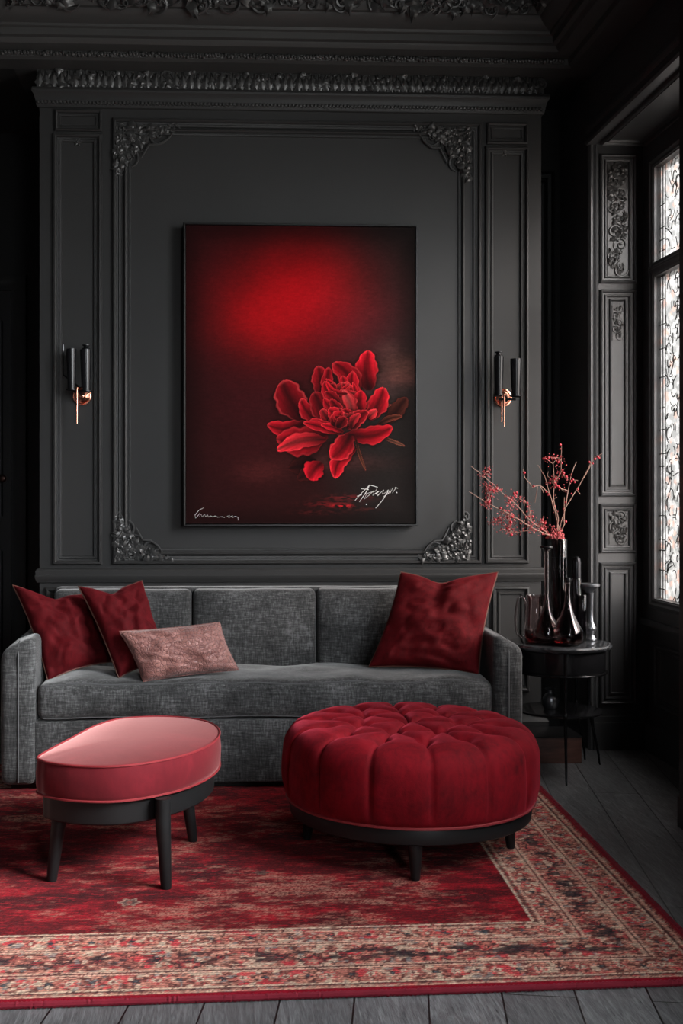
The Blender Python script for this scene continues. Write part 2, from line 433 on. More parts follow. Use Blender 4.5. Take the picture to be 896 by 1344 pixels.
def relief_run(b, p0, p1, Vd, N, h, dens, R, big=1.0):
    # dense acanthus foliage on a strip from p0 to p1; Vd = across, N = outward
    p0, p1, Vd, N = Vector(p0), Vector(p1), Vector(Vd).normalized(), Vector(N).normalized()
    L = (p1-p0).length; T = (p1-p0)/L; n = int(L*dens)
    for i in range(n):
        s = (i+R.random())/n*L; v = R.uniform(.12,.88)*h; O = p0+T*s+Vd*v
        k = R.random(); r = h*R.uniform(.22,.42)*big
        if k < .42: scroll(b, O, T, Vd, N, r, R.uniform(.8,1.4), R.uniform(0,6.28), R.choice([-1,1]), h*.055*R.uniform(.7,1.3), 16)
        elif k < .85:
            a = R.uniform(0, 6.28); leaf(b, O, T*math.cos(a)+Vd*math.sin(a), N, r*1.7, r*.55, .45, R.choice([1,2,3]))
        else:
            for q in range(5): b.ball(O+T*R.uniform(-r,r)*.6+Vd*R.uniform(-r,r)*.5+N*h*.05, h*.06, 6)
R = random.Random(11)
# crown foliage on the cove
b = MB()
relief_run(b, (XL+.36,-.375,3.60), (XR-.36,-.375,3.60), (0,-.55,1), (0,-1,-.5), .13, 120, R)
b.build('trim_2', ORN, None, True, kind='structure', angle=50)
b = MB()
relief_run(b, (XR-.375,-.4,3.60), (XR-.375,-3.0,3.60), (-.55,0,1), (-1,0,-.5), .12, 90, R)
relief_run(b, (XL+.375,-.4,3.60), (XL+.375,-3.0,3.60), (.55,0,1), (1,0,-.5), .12, 90, R)
b.build('trim_3', ORN, None, True, kind='structure', angle=50)
# small bead course
b = MB(); x = XL+.18
while x < XR-.18:
    rr = R.uniform(.009,.0135); b.ball((x, -.160, 3.455+R.uniform(-.006,.006)), rr, 6)
    leaf(b, Vector((x, -.157, 3.446)), Vector((R.uniform(-.6,.6),0,1)).normalized(), Vector((0,-1,-.1)), .022, .008, .4, 1); x += .0155
b.build('trim_4', ORN, None, True, kind='structure', angle=50)
# bead course under the picture rail
b = MB(); x = BX0-.005
while x < BX1+.005:
    b.ball((x, -.02, zr0+.022), .0088, 6); b.ball((x+.009, -.018, zr0+.014), .005, 6); x += .0185
b.build('bead_course', ORN, wall, True)
# foliate frieze on the breast: alternating acanthus leaves and flutes
b = MB(); zf0, zf1 = zr1+.004, 3.425; x = BX0+.0; hf = zf1-zf0; i = 0
while x < BX1:
    cen = Vector((x, -.014, zf0))
    leaf(b, cen+Vector((0,0,.004)), Vector((R.uniform(-.12,.12),0,1)).normalized(), Vector((0,-1,0)), hf*.95, .019, .2, 3)
    leaf(b, cen+Vector((.018,0,hf)), Vector((R.uniform(-.2,.2),0,-1)).normalized(), Vector((0,-1,0)), hf*.6, .011, .3, 2)
    if i % 3 == 0: scroll(b, cen+Vector((.018,0,hf*.35)), Vector((1,0,0)), Vector((0,0,1)), Vector((0,-1,0)), .017, 1.1, R.uniform(0,6), R.choice([-1,1]), .0035, 14)
    b.ball(cen+Vector((.018,-.004,.008)), .006, 6); b.ball(cen+Vector((0,-.004,hf-.006)), .005, 6)
    x += .036; i += 1
relief_run(b, (BX0-.01,-.016,zf0), (BX1+.01,-.016,zf0), (0,0,1), (0,-1,0), hf, 55, R, .9)
b.build('foliate_frieze', ORN, wall, True, angle=50)

# left recess: dark panelled door with a small knob
DX0, DX1 = XL+.005, atY(14, 600, 1.0).x
b = MB(); b.box(DX0, DX1, 1.0, 1.04, 0, 2.5)
for z0, z1 in ((.25,1.0),(1.15,2.35)): b.frame(DX0+.04, DX1-.06, z0, z1, [(0,0),(.004,.012),(.02,.01),(.03,0)], (0,1.0,0), U, V, N)
door = st(b, 'door_1', SHADE_BLK)
b = MB(); kp = atY(5, 628, 1.0); b.lathe([(0,0),(.018,.001),(.02,.006),(.008,.01),(.008,.03),(.02,.036),(.024,.05),(.016,.062),(0,.066)], kp, 16, (0,-1,0))
b.build('door_knob', simple('dull_bronze', (.05,.025,.02), .35, .8), door)
b = MB(); b.frame(XL-.08, DX1+.09, -.1, 2.6, [(0,0),(.005,.03),(.03,.035),(.06,.02),(.09,.02),(.09,-.03)], (0,1.04,0), U, V, N)
st(b, 'trim_5', SHADE_BLK, smooth=True)
# right recess: faint tall panels, shade painted in as near-black
b = MB(); b.frame(BX1+.03, XR-.03, .3, 3.1, MP, (0,.5,0), U, V, N); b.frame(BX1+.07, XR-.07, .35, 3.05, MT, (0,.5,0), U, V, N)
st(b, 'trim_6', SHADE_BLK, smooth=True)

# ---------------------------------------------------------------- window bay on the right
SOF = 3.09; YJ = -1.40; W2Y = -2.1; W2E = -4.6; W2Z = 1.35
def gx(px, py): return atX(px, py, XG-.02)
b = MB()
b.box(XR+.02, XG+.06, 0, .62, 0, ZC)                 # splay reveal that faces the room
b.box(XR, XR+.03, .02, .62, 0, ZC)
b.box(XR, XG+.06, YJ, 0, SOF, ZC)                    # over the bay
b.box(XR, XG+.06, -1.75, YJ, 0, ZC); b.box(XR, XR+.08, W2Y, -1.75, 0, ZC)                  # near pier
b.box(XR, XR+.08, W2E, W2Y, 0, W2Z); b.box(XR, XR+.08, W2E, W2Y, 3.2, ZC)
b.box(XR, XG+.06, YF, W2E, 0, ZC)
b.box(XG, XG+.06, YJ, 0, 0, .70)                     # below the sill
wr = st(b, 'wall_right', BAY_LIT)
# reveal panels
def rx(px): return atY(px, 500, 0).x
def rz(py): return atY(810, py, 0).z
RP = [(0,0),(.002,.014),(.008,.02),(.014,.016),(.018,.004),(.026,.002),(.03,.010),(.036,.008),(.04,.0)]
RI = [(0,0),(.001,.010),(.006,.012),(.009,.004),(.012,0)]
def relief_panel(x0, x1, z0, z1, seed, n):
    b = MB(); R = random.Random(seed); O = Vector((x0,-.003,z0)); w = x1-x0; h = z1-z0
    b.box(x0, x1, -.004, 0, z0, z1)
    step = w*.62; z = 0; k = 0
    while z < h-step*.4:
        scroll(b, O+Vector((w*(.35 if k % 2 else .65),0,z+step*.5)), Vector((1,0,0)), Vector((0,0,1)), Vector((0,-1,0)), w*.34, 1.4, k*1.9, 1 if k % 2 else -1, w*.055, 22)
        z += step; k += 1
    for i in range(n):
        a = R.uniform(0, 6.28); s = R.uniform(.25,.45)*w
        o = O+Vector((R.uniform(.12,.88)*w, -.002, R.uniform(.03,.97)*h))
        d = Vector((math.cos(a),0,math.sin(a)))
        leaf(b, o-d*s*.4, d, Vector((0,-1,0)), s, s*.33, .35, R.choice([1,2]))
        b.ball(o+Vector((0,-.004,0)), w*R.uniform(.03,.06), 6)
    return b.build('carved_panel', ORN, wr, True, angle=50)
for (y0, y1, dbl) in ((203, 372, 0), (380, 652, 1), (661, 726, 0), (738, 924, 1)):
    frame(rx(786), rx(834), rz(y1), rz(y0), RP, parent=wr, mat=BAY_LIT)
    if dbl: frame(rx(786)+.052, rx(834)-.052, rz(y1)+.05, rz(y0)-.05, RI, parent=wr, mat=BAY_LIT)
relief_panel(rx(796.5), rx(823), rz(363), rz(215), 5, 75)
relief_panel(rx(803), rx(817), rz(446), rz(401), 6, 20)
relief_panel(rx(799), rx(822), rz(714), rz(673), 7, 30)
b = MB(); zc = rz(920)
b.box(XR+.02, XG, -.03, 0, 0, .14); b.box(XR+.02, XG, -.02, 0, .14, .17)
b.box(XG-.03, XG, YJ, 0, 0, .14)
b.build('base_moulding', BAY_LIT, wr, False)
# casing on the room side of the opening
CP_ = [(.0,-.03),(.0,.012),(.006,.018),(.014,.016),(.018,.008),(.026,.006),(.03,.014),(.038,.016),(.044,.010),(.05,.0)]
b = MB()
path = [((XR,-.0), 0, SOF)]
P = [[Vector((XR+.045-i, -q, 0)) for i, q in CP_], [Vector((XR+.045-i, -q, SOF+.02)) for i, q in CP_]]
b.grid(P)
b.build('window_casing', BAY_LIT, wr, True, angle=25)
b = MB()   # header casing of the bay opening (on the room wall face) and soffit panels
HP = [(0,0),(.0,.014),(.01,.022),(.02,.02),(.03,.01),(.055,.008),(.065,.018),(.08,.02),(.09,.01),(.11,.008),(.12,0)]
P = [[Vector((XR-q, YJ, SOF+i)) for i, q in HP], [Vector((XR-q, 0, SOF+i)) for i, q in HP]]; b.grid(P)
b.frame(YJ+.05, -.05, XR+.04, XG-.03, RP, (0,0,SOF), (0,1,0), (1,0,0), (0,0,-1))
b.build('soffit_panel', BAY_LIT, wr, True, angle=25)
# panel under the window
sill = gx(848, 811).z
b = MB(); b.box(XG-.05, XG+.02, YJ, 0, sill-.03, sill)
b.build('window_sill', BAY_LIT, wr, False)
frame(YJ+.12, -.12, .24, sill-.12, RP, org=(XG,0,0), U=(0,1,0), V=V, N=(-1,0,0), parent=wr, mat=BAY_LIT)
# leaded window: frame, rail, glazing bars, panes, lead
GY1 = atX(866, 500, XG).y; GZ0 = atX(868, 786, XG).z; GZ1 = atX(868, 218, XG).z
MZ0 = atX(868, 362, XG).z; MZ1 = atX(868, 343, XG).z; GY0 = YJ+.2
b = MB()
b.box(XG-.03, XG+.05, GY1, -.001, sill, SOF); b.box(XG-.03, XG+.05, YJ, GY0, sill, SOF)
b.box(XG-.03, XG+.05, GY0, GY1, sill, GZ0); b.box(XG-.03, XG+.05, GY0, GY1, GZ1, SOF); b.box(XG-.03, XG+.05, GY0, GY1, MZ0, MZ1)
for z0, z1 in ((GZ0, MZ0), (MZ1, GZ1)):
    b.frame(GY0, GY1, z0, z1, [(-.05,0),(-.045,.012),(-.03,.016),(-.018,.006),(-.008,.006),(0,-.012),(.004,-.03)], (XG-.03,0,0), (0,1,0), V, (-1,0,0))
b.box(XG+.02, XG+.06, YJ, 0, SOF-.01, SOF+.1)
win = st(b, 'window_1', BAY_LIT)
b = MB(); b.box(XG+.0, XG+.006, GY0, GY1, GZ0, MZ0); b.box(XG, XG+.006, GY0, GY1, MZ1, GZ1)
b.build('window_pane', LEADGLASS, win, False)
b = MB(); R = random.Random(3)
xg = XG-.003
def lead(pts, r=.0032): b.tube([(xg, y, z) for y, z in pts], r, 5)
for (z0, z1) in ((GZ0, MZ0), (MZ1, GZ1)):
    for k, off in enumerate((.012, .045, .075)):
        lead([(GY1-off, z0), (GY1-off, z1)]); lead([(GY0+off, z0), (GY0+off, z1)])
    z = z0+.05
    while z < z1:
        if R.random() < .75: lead([(GY1, z), (GY1-.075, z)], .0025)
        z += R.uniform(.05,.13)
    n = int((z1-z0)*330)
    for i in range(n):      # flowing tracery
        y = R.uniform(GY0+.08, GY1-.078); zz = R.uniform(z0+.02, z1-.03); a = R.uniform(0, 6.28); pts = []; da = R.uniform(-.6,.6); stp = R.uniform(.006,.015)
        for q in range(7):
            pts.append((min(GY1-.075, max(GY0+.075, y)), min(z1, max(z0, zz)))); y += stp*math.cos(a); zz += stp*math.sin(a)*1.2; a += da
        lead(pts, R.uniform(.0016,.003))
b.build('lead_came', LEAD, win)
# second window further along the right wall (lights the room)
b = MB()
for y in (W2E, (W2E+W2Y)/2-.04, W2Y-.08): b.box(XR+.02, XR+.07, y, y+.08, W2Z, 3.2)
for z in (W2Z, 2.45, 3.14): b.box(XR+.02, XR+.07, W2E, W2Y, z, z+.06)
win2 = st(b, 'window_2', BAY_LIT)
b = MB(); b.box(XR+.04, XR+.045, W2E, W2Y, W2Z, 3.2); b.build('window_pane', CLEARWIN, win2, False)
# dark brown timber post at the near edge of the bay
px = atZ(890.5, 1085, 0)
b = MB(); b.rbox(px.x, XR+.0, px.y-.12, px.y, 0, 3.36, .006, (1,1,1))
b.box(px.x-.004, XR, px.y-.13, px.y+.004, 0, .12)
st(b, 'trim_7', DBROWN, smooth=True)

# ---------------------------------------------------------------- painting
def sm(a, b, x):
    t = np.clip((x-a)/(b-a), 0, 1); return t*t*(3-2*t)
def vnoise(w, h, cell_x, cell_y, seed, octv=3):
    r = np.random.RandomState(seed); out = np.zeros((h, w)); amp = 1; tot = 0
    for o in range(octv):
        cx_, cy_ = max(1., cell_x/2**o), max(1., cell_y/2**o)
        gw, gh = int(w/cx_)+3, int(h/cy_)+3; g = r.rand(gh, gw)
        X = np.arange(w)/cx_; Y = np.arange(h)/cy_; xi = X.astype(int); yi = Y.astype(int)
        fx = X-xi; fy = Y-yi; fx = fx*fx*(3-2*fx); fy = fy*fy*(3-2*fy)
        a = g[np.ix_(yi, xi)]; b_ = g[np.ix_(yi, xi+1)]; c = g[np.ix_(yi+1, xi)]; d = g[np.ix_(yi+1, xi+1)]
        out += amp*((a*(1-fx)+b_*fx)*(1-fy)[:,None]+(c*(1-fx)+d*fx)*fy[:,None]); tot += amp; amp *= .55
    return out/tot
def l3(*c): return np.array(lin(*c)[:3])
GAIN = .86
def paint_canvas(W_, H_):
    # coordinates in units of the painting's own picture: 308 x 400
    X, Y = np.meshgrid(np.linspace(0, 308, W_), np.linspace(0, 400, H_))
    n1 = vnoise(W_, H_, 60, 60, 1, 4); n2 = vnoise(W_, H_, 9, 3, 2, 3); n3 = vnoise(W_, H_, 2, 2, 3, 1)
    img = np.zeros((H_, W_, 3)); img[:] = l3(40, 14, 14)
    right = sm(150, 270, X+30*(n1-.5))
    img = img*(1-right[...,None])+l3(34, 29, 28)*right[...,None]
    def glow(cx, cy, rx, ry, col, p=1.0):
        g = np.exp(-(((X-cx)/rx)**2+((Y-cy)/ry)**2))**p*(.75+.5*n1); return np.clip(g, 0, 1)[...,None]*(l3(*col))
    img += glow(145, 92, 90, 66, (120,0,6)); img += glow(105, 125, 58, 46, (130,0,3)); img += glow(165, 80, 62, 52, (120,0,3))
    img += glow(90, 230, 70, 110, (38,2,6)); img += glow(215, 130, 70, 60, (50,2,12)); img += glow(30, 60, 50, 120, (22,2,4))
    ed = np.minimum(np.minimum(X, 308-X), np.minimum(Y, 400-Y)); img *= (.55+.45*sm(0, 34, ed))[...,None]
    img = img*(.82+.36*n2[...,None])
    bs = l3(84,40,32)
    for (cx, cy, rx, ry, c) in ((283,190,22,16,(72,42,34)),(280,205,26,8,(66,34,30)),(270,165,14,12,(58,36,32)),(262,222,28,16,(50,30,28)),(100,330,30,14,(52,18,16)),(205,318,60,10,(50,22,20))):
        g = np.exp(-(((X-cx)/rx)**2+((Y-cy)/ry)**2))[...,None]*(.5+n2[...,None]); img += g*l3(*c)*.9
    def Z(x, y): return ((340+x/4.07)-240, (440+y/4.07)-291)
    def petal(bx, by, tx, ty, w, br, rim=.5, bend=0.0, base=.25, pink=0.0, shape=.75, seed=0, col=(196,16,34)):
        nonlocal img
        bx, by = Z(bx, by); tx, ty = Z(tx, ty); w = w/4.07*1.22
        dx, dy = tx-bx, ty-by; L = math.hypot(dx, dy); dx /= L; dy /= L
        s = ((X-bx)*dx+(Y-by)*dy)/L; d = (-(X-bx)*dy+(Y-by)*dx)
        d = d-bend*L*np.sin(PI*np.clip(s, 0, 1))
        sc_ = np.clip(s, 0, 1); sh = shape if shape > .78 else shape+.45; wid = w*np.sin(PI*(.05+.95*sc_)**sh)**.55*(1+.07*np.sin(sc_*15+seed)+.05*np.sin(sc_*31+seed*2))
        e = np.abs(d)/(wid+1e-6); mask = sm(1.06, .94, e)*(s > -.02)*(s < 1.02)
        shd = sm(1.6, .9, e)*sm(-.1, .1, s)*sm(1.12, .95, s)*.55; img = img*(1-shd[...,None])
        st_ = .5+.5*np.sin(d/w*13+seed*3+2.2*n1*6+s*3); st2 = vn[(np.clip(d*3+200, 0, 399)).astype(int), (np.clip(sc_*12, 0, 39)+seed*3).astype(int) % 60]
        lum = (base+(1-base)*sc_**1.2)*(.50+.28*st_+.5*st2)*br
        lum = lum*(.22+.78*sm(0, .75, e))*(.35+.65*sm(.0,.5,sc_))*1.6          # folded middle of the petal stays deep
        rimv = sm(.78, .97, e)*rim*(.3+.7*sc_)*(.4+.9*st2)+sm(.9, 1.0, s)*rim*.6
        c = l3(*col)[None,None,:]*lum[...,None]*1.15+l3(235,80,80)[None,None,:]*(rimv*.8)[...,None]+l3(255,150,140)[None,None,:]*(pink*st2*sc_)[...,None]
        c = c+l3(20,4,6)
        img = img*(1-mask[...,None])+c*mask[...,None]
    vn = vnoise(60, 400, 6, 4, 9, 3)
    P = [(690,470,800,330,34,.20,.06,0,.3,0,.75,1,(120,60,44)),(640,480,775,432,14,.35,.25,-.08,.3,0,.75,2,(130,70,50)),(660,545,790,596,8,.5,.3,0,.3,0,.75,3,(140,90,70)),
      (300,690,150,720,40,.12,.03,0,.2,0,.8,4,(110,40,34)),(330,700,200,780,36,.14,.04,0,.2,0,.8,5,(110,40,34)),
      (590,285,588,72,50,.95,.45,-.06,.1,0,.62,6),(640,420,715,370,8,.4,.5,-.1,.2,0,.8,2,(150,90,70)),(590,450,676,275,44,.75,.6,.05,.1,0,.7,7),
      (230,450,118,240,68,.28,.75,-.05,.3,0,.7,8),(240,470,35,482,36,.6,.45,-.14,.25,0,.7,9),
      (360,530,85,560,66,.42,.3,-.10,.35,0,.62,10),(350,560,88,618,36,1.0,.35,.08,.25,.12,.68,11),
      (480,535,722,495,40,.62,.4,.10,.3,0,.68,12),(520,560,575,732,7,.55,.3,.03,.3,0,.9,13,(120,70,50)),
      (330,690,262,778,46,.75,.2,.10,.5,0,.7,14),(510,610,402,772,38,.75,.75,.16,.3,0,.7,15),
      (490,535,385,668,48,.62,.8,-.06,.25,0,.62,16),(455,525,520,562,26,.9,.7,0,.5,.35,.8,17),
      (330,330,315,158,40,.38,.6,.04,.3,0,.7,18),(350,330,372,165,26,.4,.5,0,.3,0,.7,19),(520,330,398,138,50,.42,.55,.14,.3,0,.62,20),
      (550,400,500,185,38,.62,.5,-.12,.3,0,.66,21),(545,420,548,290,32,.7,.4,-.05,.3,0,.66,22),(475,470,445,285,52,.5,.45,.03,.3,.10,.66,23),
      (505,430,450,290,24,.75,.3,.05,.3,.30,.66,24),(320,470,218,338,32,.55,.8,-.10,.3,0,.7,25),(370,480,290,300,46,.22,.4,0,.4,0,.7,26),
      (430,330,345,245,30,.5,.6,-.2,.3,0,.7,27),(470,310,355,242,14,.8,.7,-.2,.3,0,.7,28),(430,380,350,300,24,.35,.6,.1,.3,0,.7,29),
      (400,400,345,335,18,.6,.8,-.1,.3,0,.7,30),(430,460,380,340,26,.3,.6,.1,.3,0,.7,31),(380,470,330,395,24,.45,.8,0,.3,.05,.7,32),(420,500,385,400,26,.4,.6,0,.3,.0,.7,33),
      (440,510,270,452,24,.6,.7,-.05,.3,0,.7,34),(430,525,232,468,22,.6,.7,.02,.3,0,.7,35),(450,520,330,480,16,.8,.5,.05,.3,0,.7,36),
      (478,502,584,405,26,.95,.6,-.10,.3,.10,.66,37),(590,440,634,395,20,.9,.8,0,.5,.2,.8,38),(470,500,500,400,18,.25,.3,0,.3,0,.7,39)]
    rr_ = random.Random(17); extra = []
    for k in range(46):        # ruffled heart of the flower
        a = rr_.uniform(-1.25, 1.15); L_ = rr_.uniform(60, 240); bx_ = 440+rr_.uniform(-60, 60); by_ = 500-rr_.uniform(0, 120)
        tx_ = bx_+math.sin(a)*L_*.62; ty_ = max(150, by_-math.cos(a)*L_)
        extra.append((ty_, (bx_, by_, tx_, ty_, rr_.uniform(14, 34), rr_.uniform(.18, .75), rr_.uniform(.3, .95), rr_.uniform(-.22, .22), .15, rr_.choice([0,0,.08]), rr_.uniform(.8, 1.5), 40+k)))
    extra.sort()
    P = P[:17]+P[18:22]+[e for _, e in extra[:34]]+P[22:]+[e for _, e in extra[34:]]
    for p in P: petal(*p)
    def streak(x, y, rx, ry, col, a):
        nonlocal img
        cx, cy = Z(x, y); g = np.exp(-(((X-cx)/(rx/4.07))**2+((Y-cy)/(ry/4.07))**2))*sm(.35,.7,n2)*a; img = img+g[...,None]*l3(*col)
    streak(445,925,42,8,(240,40,50),1.3); streak(380,915,110,14,(100,12,16),.9); streak(480,880,120,14,(90,14,16),1.2); streak(330,960,120,10,(70,16,16),1.0); streak(560,945,90,10,(70,20,18),.8)
    img = img*(.90+.2*n3[...,None])
    return np.clip(img*GAIN, 0, 1)
PY = -.088
pc = [atY(240.5, 291, PY), atY(548, 296, PY), atY(548, 691, PY), atY(240.5, 690, PY)]
px0, px1 = pc[0].x, pc[1].x; pz1 = (pc[0].z+pc[1].z)/2; pz0 = (pc[2].z+pc[3].z)/2
root = empty('painting', ((px0+px1)/2, 0, pz0), 'large dark red canvas of a single peony in a thin black frame above the sofa', 'painting')
b = MB(); b.frame(px0, px1, pz0, pz1, [(0,0),(0,.078),(.002,.080),(.008,.080),(.010,.078),(.010,.0)], (0,-.012,0), U, V, N)
b.box(px0+.004, px1-.004, -.02, -.001, pz0+.004, pz1-.004)
b.build('picture_frame', FRAMEBLK, root, False)
W_, H_ = 470, 610
img = paint_canvas(W_, H_)[::-1]
gx0, gx1, gz0, gz1 = px0+.0125, px1-.0125, pz0+.0125, pz1-.0125
xs = np.linspace(gx0, gx1, W_); zs = np.linspace(gz0, gz1, H_)
def grid_mesh(name, co, w, h, colors, mat, parent, skirt=None):
    org = np.array(WLOC[parent.name]) if parent else np.array([co[:,0].mean(), co[:,1].mean(), co[:,2].min()])
    idx = np.arange(w*h).reshape(h, w)
    f = np.stack([idx[:-1,:-1], idx[:-1,1:], idx[1:,1:], idx[1:,:-1]], -1).reshape(-1, 4)
    nv = w*h
    if skirt is not None:      # closes the sheet into a slab of real thickness
        ring = np.concatenate([idx[0,:-1], idx[:-1,-1], idx[-1,:0:-1], idx[:0:-1,0]])
        low = co[ring]+np.array(skirt); k = len(ring)
        li = nv+np.arange(k); f2 = np.stack([ring, li, np.roll(li,-1), np.roll(ring,-1)], -1)
        co = np.concatenate([co, low]); colors = np.concatenate([colors, colors[ring]]); f = np.concatenate([f, f2]); nv += k
    me = bpy.data.meshes.new(name); me.vertices.add(nv); me.vertices.foreach_set('co', (co-org).astype(np.float32).ravel())
    me.loops.add(len(f)*4); me.loops.foreach_set('vertex_index', f.astype(np.int32).ravel())
    me.polygons.add(len(f)); me.polygons.foreach_set('loop_start', np.arange(0, len(f)*4, 4, dtype=np.int32))
    me.update(calc_edges=True)
    ca = me.color_attributes.new('Col', 'FLOAT_COLOR', 'POINT')
    ca.data.foreach_set('color', np.concatenate([colors, np.ones((len(colors),1))], 1).astype(np.float32).ravel())
    me.materials.append(mat); o = bpy.data.objects.new(name, me); COL.objects.link(o)
    if parent: o.parent = parent
    else: o.location = Vector(org)
    WLOC[o.name] = Vector(org); return o
def attr_mat(name, rough):
    m = Mat(name, (.5,.5,.5), rough); a = m.n.new('ShaderNodeAttribute'); a.attribute_name = 'Col'; m.a = a.outputs['Color']; m.color(m.a); return m
m = attr_mat('oil_on_canvas', .8); m.b.inputs['Specular IOR Level'].default_value = .08; m.bump(m.math('ADD', m.wave(260, direction='X'), m.wave(260, direction='Z')), .12, .001); CANVAS = m.m
XX, ZZ = np.meshgrid(xs, zs)
co = np.stack([XX, np.full_like(XX, -.087), ZZ], -1).reshape(-1, 3)
cv = grid_mesh('canvas', co, W_, H_, img.reshape(-1, 3), CANVAS, root, (0,.06,0))
# signatures: thin strokes of off-white paint
INK = simple('white_paint_stroke', (.75,.72,.7), .5)
def strokes(name, lines, fx, fy, r):
    b = MB()
    for L in lines:
        pts = [atY(fx(x), fy(y), -.0885) for x, y in L]
        b.tube(pts, [r*(.5+.7*math.sin(PI*(i+.5)/len(pts))) for i in range(len(pts))], 4)
    b.build(name, INK, root)
fx = lambda x: 340+x/4.07; fy = lambda y: 440+y/4.07
strokes('signature', [[(512,882),(545,845),(590,800),(632,812),(622,832),(560,850)],[(590,800),(570,840),(535,890)],[(545,820),(585,825)],[(575,845),(560,875),(590,852)],
  [(590,852),(612,830),(606,856),(628,840),(640,832),(622,850),(636,852),(652,838)],[(652,838),(664,826),(658,850),(672,842)],[(672,842),(690,826),(686,838),(655,885),(622,924)],[(664,862),(690,845),(700,822),(698,845)],
  [(698,845),(715,812),(712,842),(730,815)],[(725,812),(740,818)],[(733,838),(737,843)],[(570,902),(575,906)],[(522,860),(548,852)],[(640,850),(632,858)]], fx, fy, .0016)
fx7 = lambda x: 230+x/2.715; fy7 = lambda y: 280+y/2.715
strokes('signature', [[(102,1049),(85,1057),(70,1075),(72,1086),(80,1078),(88,1068)],[(86,1080),(92,1072),(96,1082),(104,1072),(108,1082),(114,1074),(118,1082),(126,1078),(134,1082),(142,1078),(150,1083),(166,1081)],
  [(166,1081),(176,1084)],[(184,1080),(194,1076),(190,1084),(204,1078),(202,1084),(214,1080),(223,1083),(224,1094)]], fx7, fy7, .0011)

# ---------------------------------------------------------------- wall sconces
def sconce(pxl, side):
    if side == 'left':
        c = atY(108, 520, 0); sh = [(94, 458, 512, .0245, -1), (113, 459, 514, .0275, -2)]; rods = [(101, 511, 556, -.10)]
        lab = 'black twin-shade wall light with a copper drop, left of the painting'
    else:
        c = atY(659, 522, 0); sh = [(654, 468, 519, .0240, 1), (676.5, 471, 520, .0275, 1)]; rods = [(658, 520, 554, -.085), (661.5, 520, 560, -.10)]
        lab = 'black twin-shade wall light with two copper drops, right of the painting'
    root = empty('wall_sconce', (c.x, 0, c.z), lab, 'wall light', 'twin wall lights beside the painting')
    b = MB(); b.lathe([(.0,0),(.046,0),(.048,.004),(.046,.010),(.040,.012),(.036,.008),(.022,.016),(.012,.03),(.0,.032)], (c.x, -.001, c.z), 36, (0,-1,0))
    b.build('backplate', COPPER, root)
    zt = atY(102, 513 if side == 'left' else 521, -.09).z
    xs_ = [atY(s[0], 500, -.09).x for s in sh]
    b = MB(); b.tube([(c.x,-.03,c.z),(c.x,-.07,c.z+.002),(c.x,-.09,zt-.012)], .006, 8)
    b.tube([(xs_[0],-.09,zt-.004),(xs_[1],-.09,zt-.004)], .0055, 8)
    b.build('arm', GLOSSBLK, root)
    for (pp, yt, yb, r, tl), x in zip(sh, xs_):
        z0 = atY(pp, yb, -.09).z; z1 = atY(pp, yt, -.09).z; h = z1-z0; dx = .006*tl
        b = MB(); b.lathe([(.0,.002),(r*.78,.002),(r*.8,.006),(r*1.02,h*.93),(r*1.04,h),(r*.96,h),(r*.74,.012),(0,.012)], (x,-.09,z0), 28, (dx,0,1))
        b.build('lamp_shade', GLOSSBLK, root)
        b = MB(); b.lathe([(0,-.006),(r*.7,-.006),(r*1.15,0),(r*1.15,.004),(r*.5,.006),(0,.006)], (x,-.09,z0), 24); b.build('shade_holder', IRON, root)
    i = 0 if side == 'right' else 1; x = xs_[i]
    zt2 = atY(sh[i][0], sh[i][1], -.09).z
    b = MB(); b.lathe([(0,0),(.019,.0),(.021,.006),(.013,.010),(.012,.016),(.020,.02),(.02,.024),(0,.025)], (x,-.09,zt2), 20); b.build('finial', GLOSSBLK, root)
    for (pp, y0, y1, Yd) in rods:
        a = atY(pp, y0, Yd); e = atY(pp, y1, Yd)
        b = MB(); b.tube([a+Vector((0,0,.008)), a, (a+e)/2, e], [.0065,.0055,.0048,.0035], 10); b.ball(a+Vector((0,0,.006)), .008, 10); b.build('drop_rod', COPPER, root)
    if side == 'left':
        a = atY(83, 452, -.05); e = atY(83, 492, -.05)
        b = MB(); b.tube([a, a*.7+e*.3, e, Vector((c.x-.01,-.06,e.z-.06))], [.004,.006,.004,.004], 8); b.build('side_rod', GLOSSBLK, root)
sconce(102, 'left'); sconce(660, 'right')

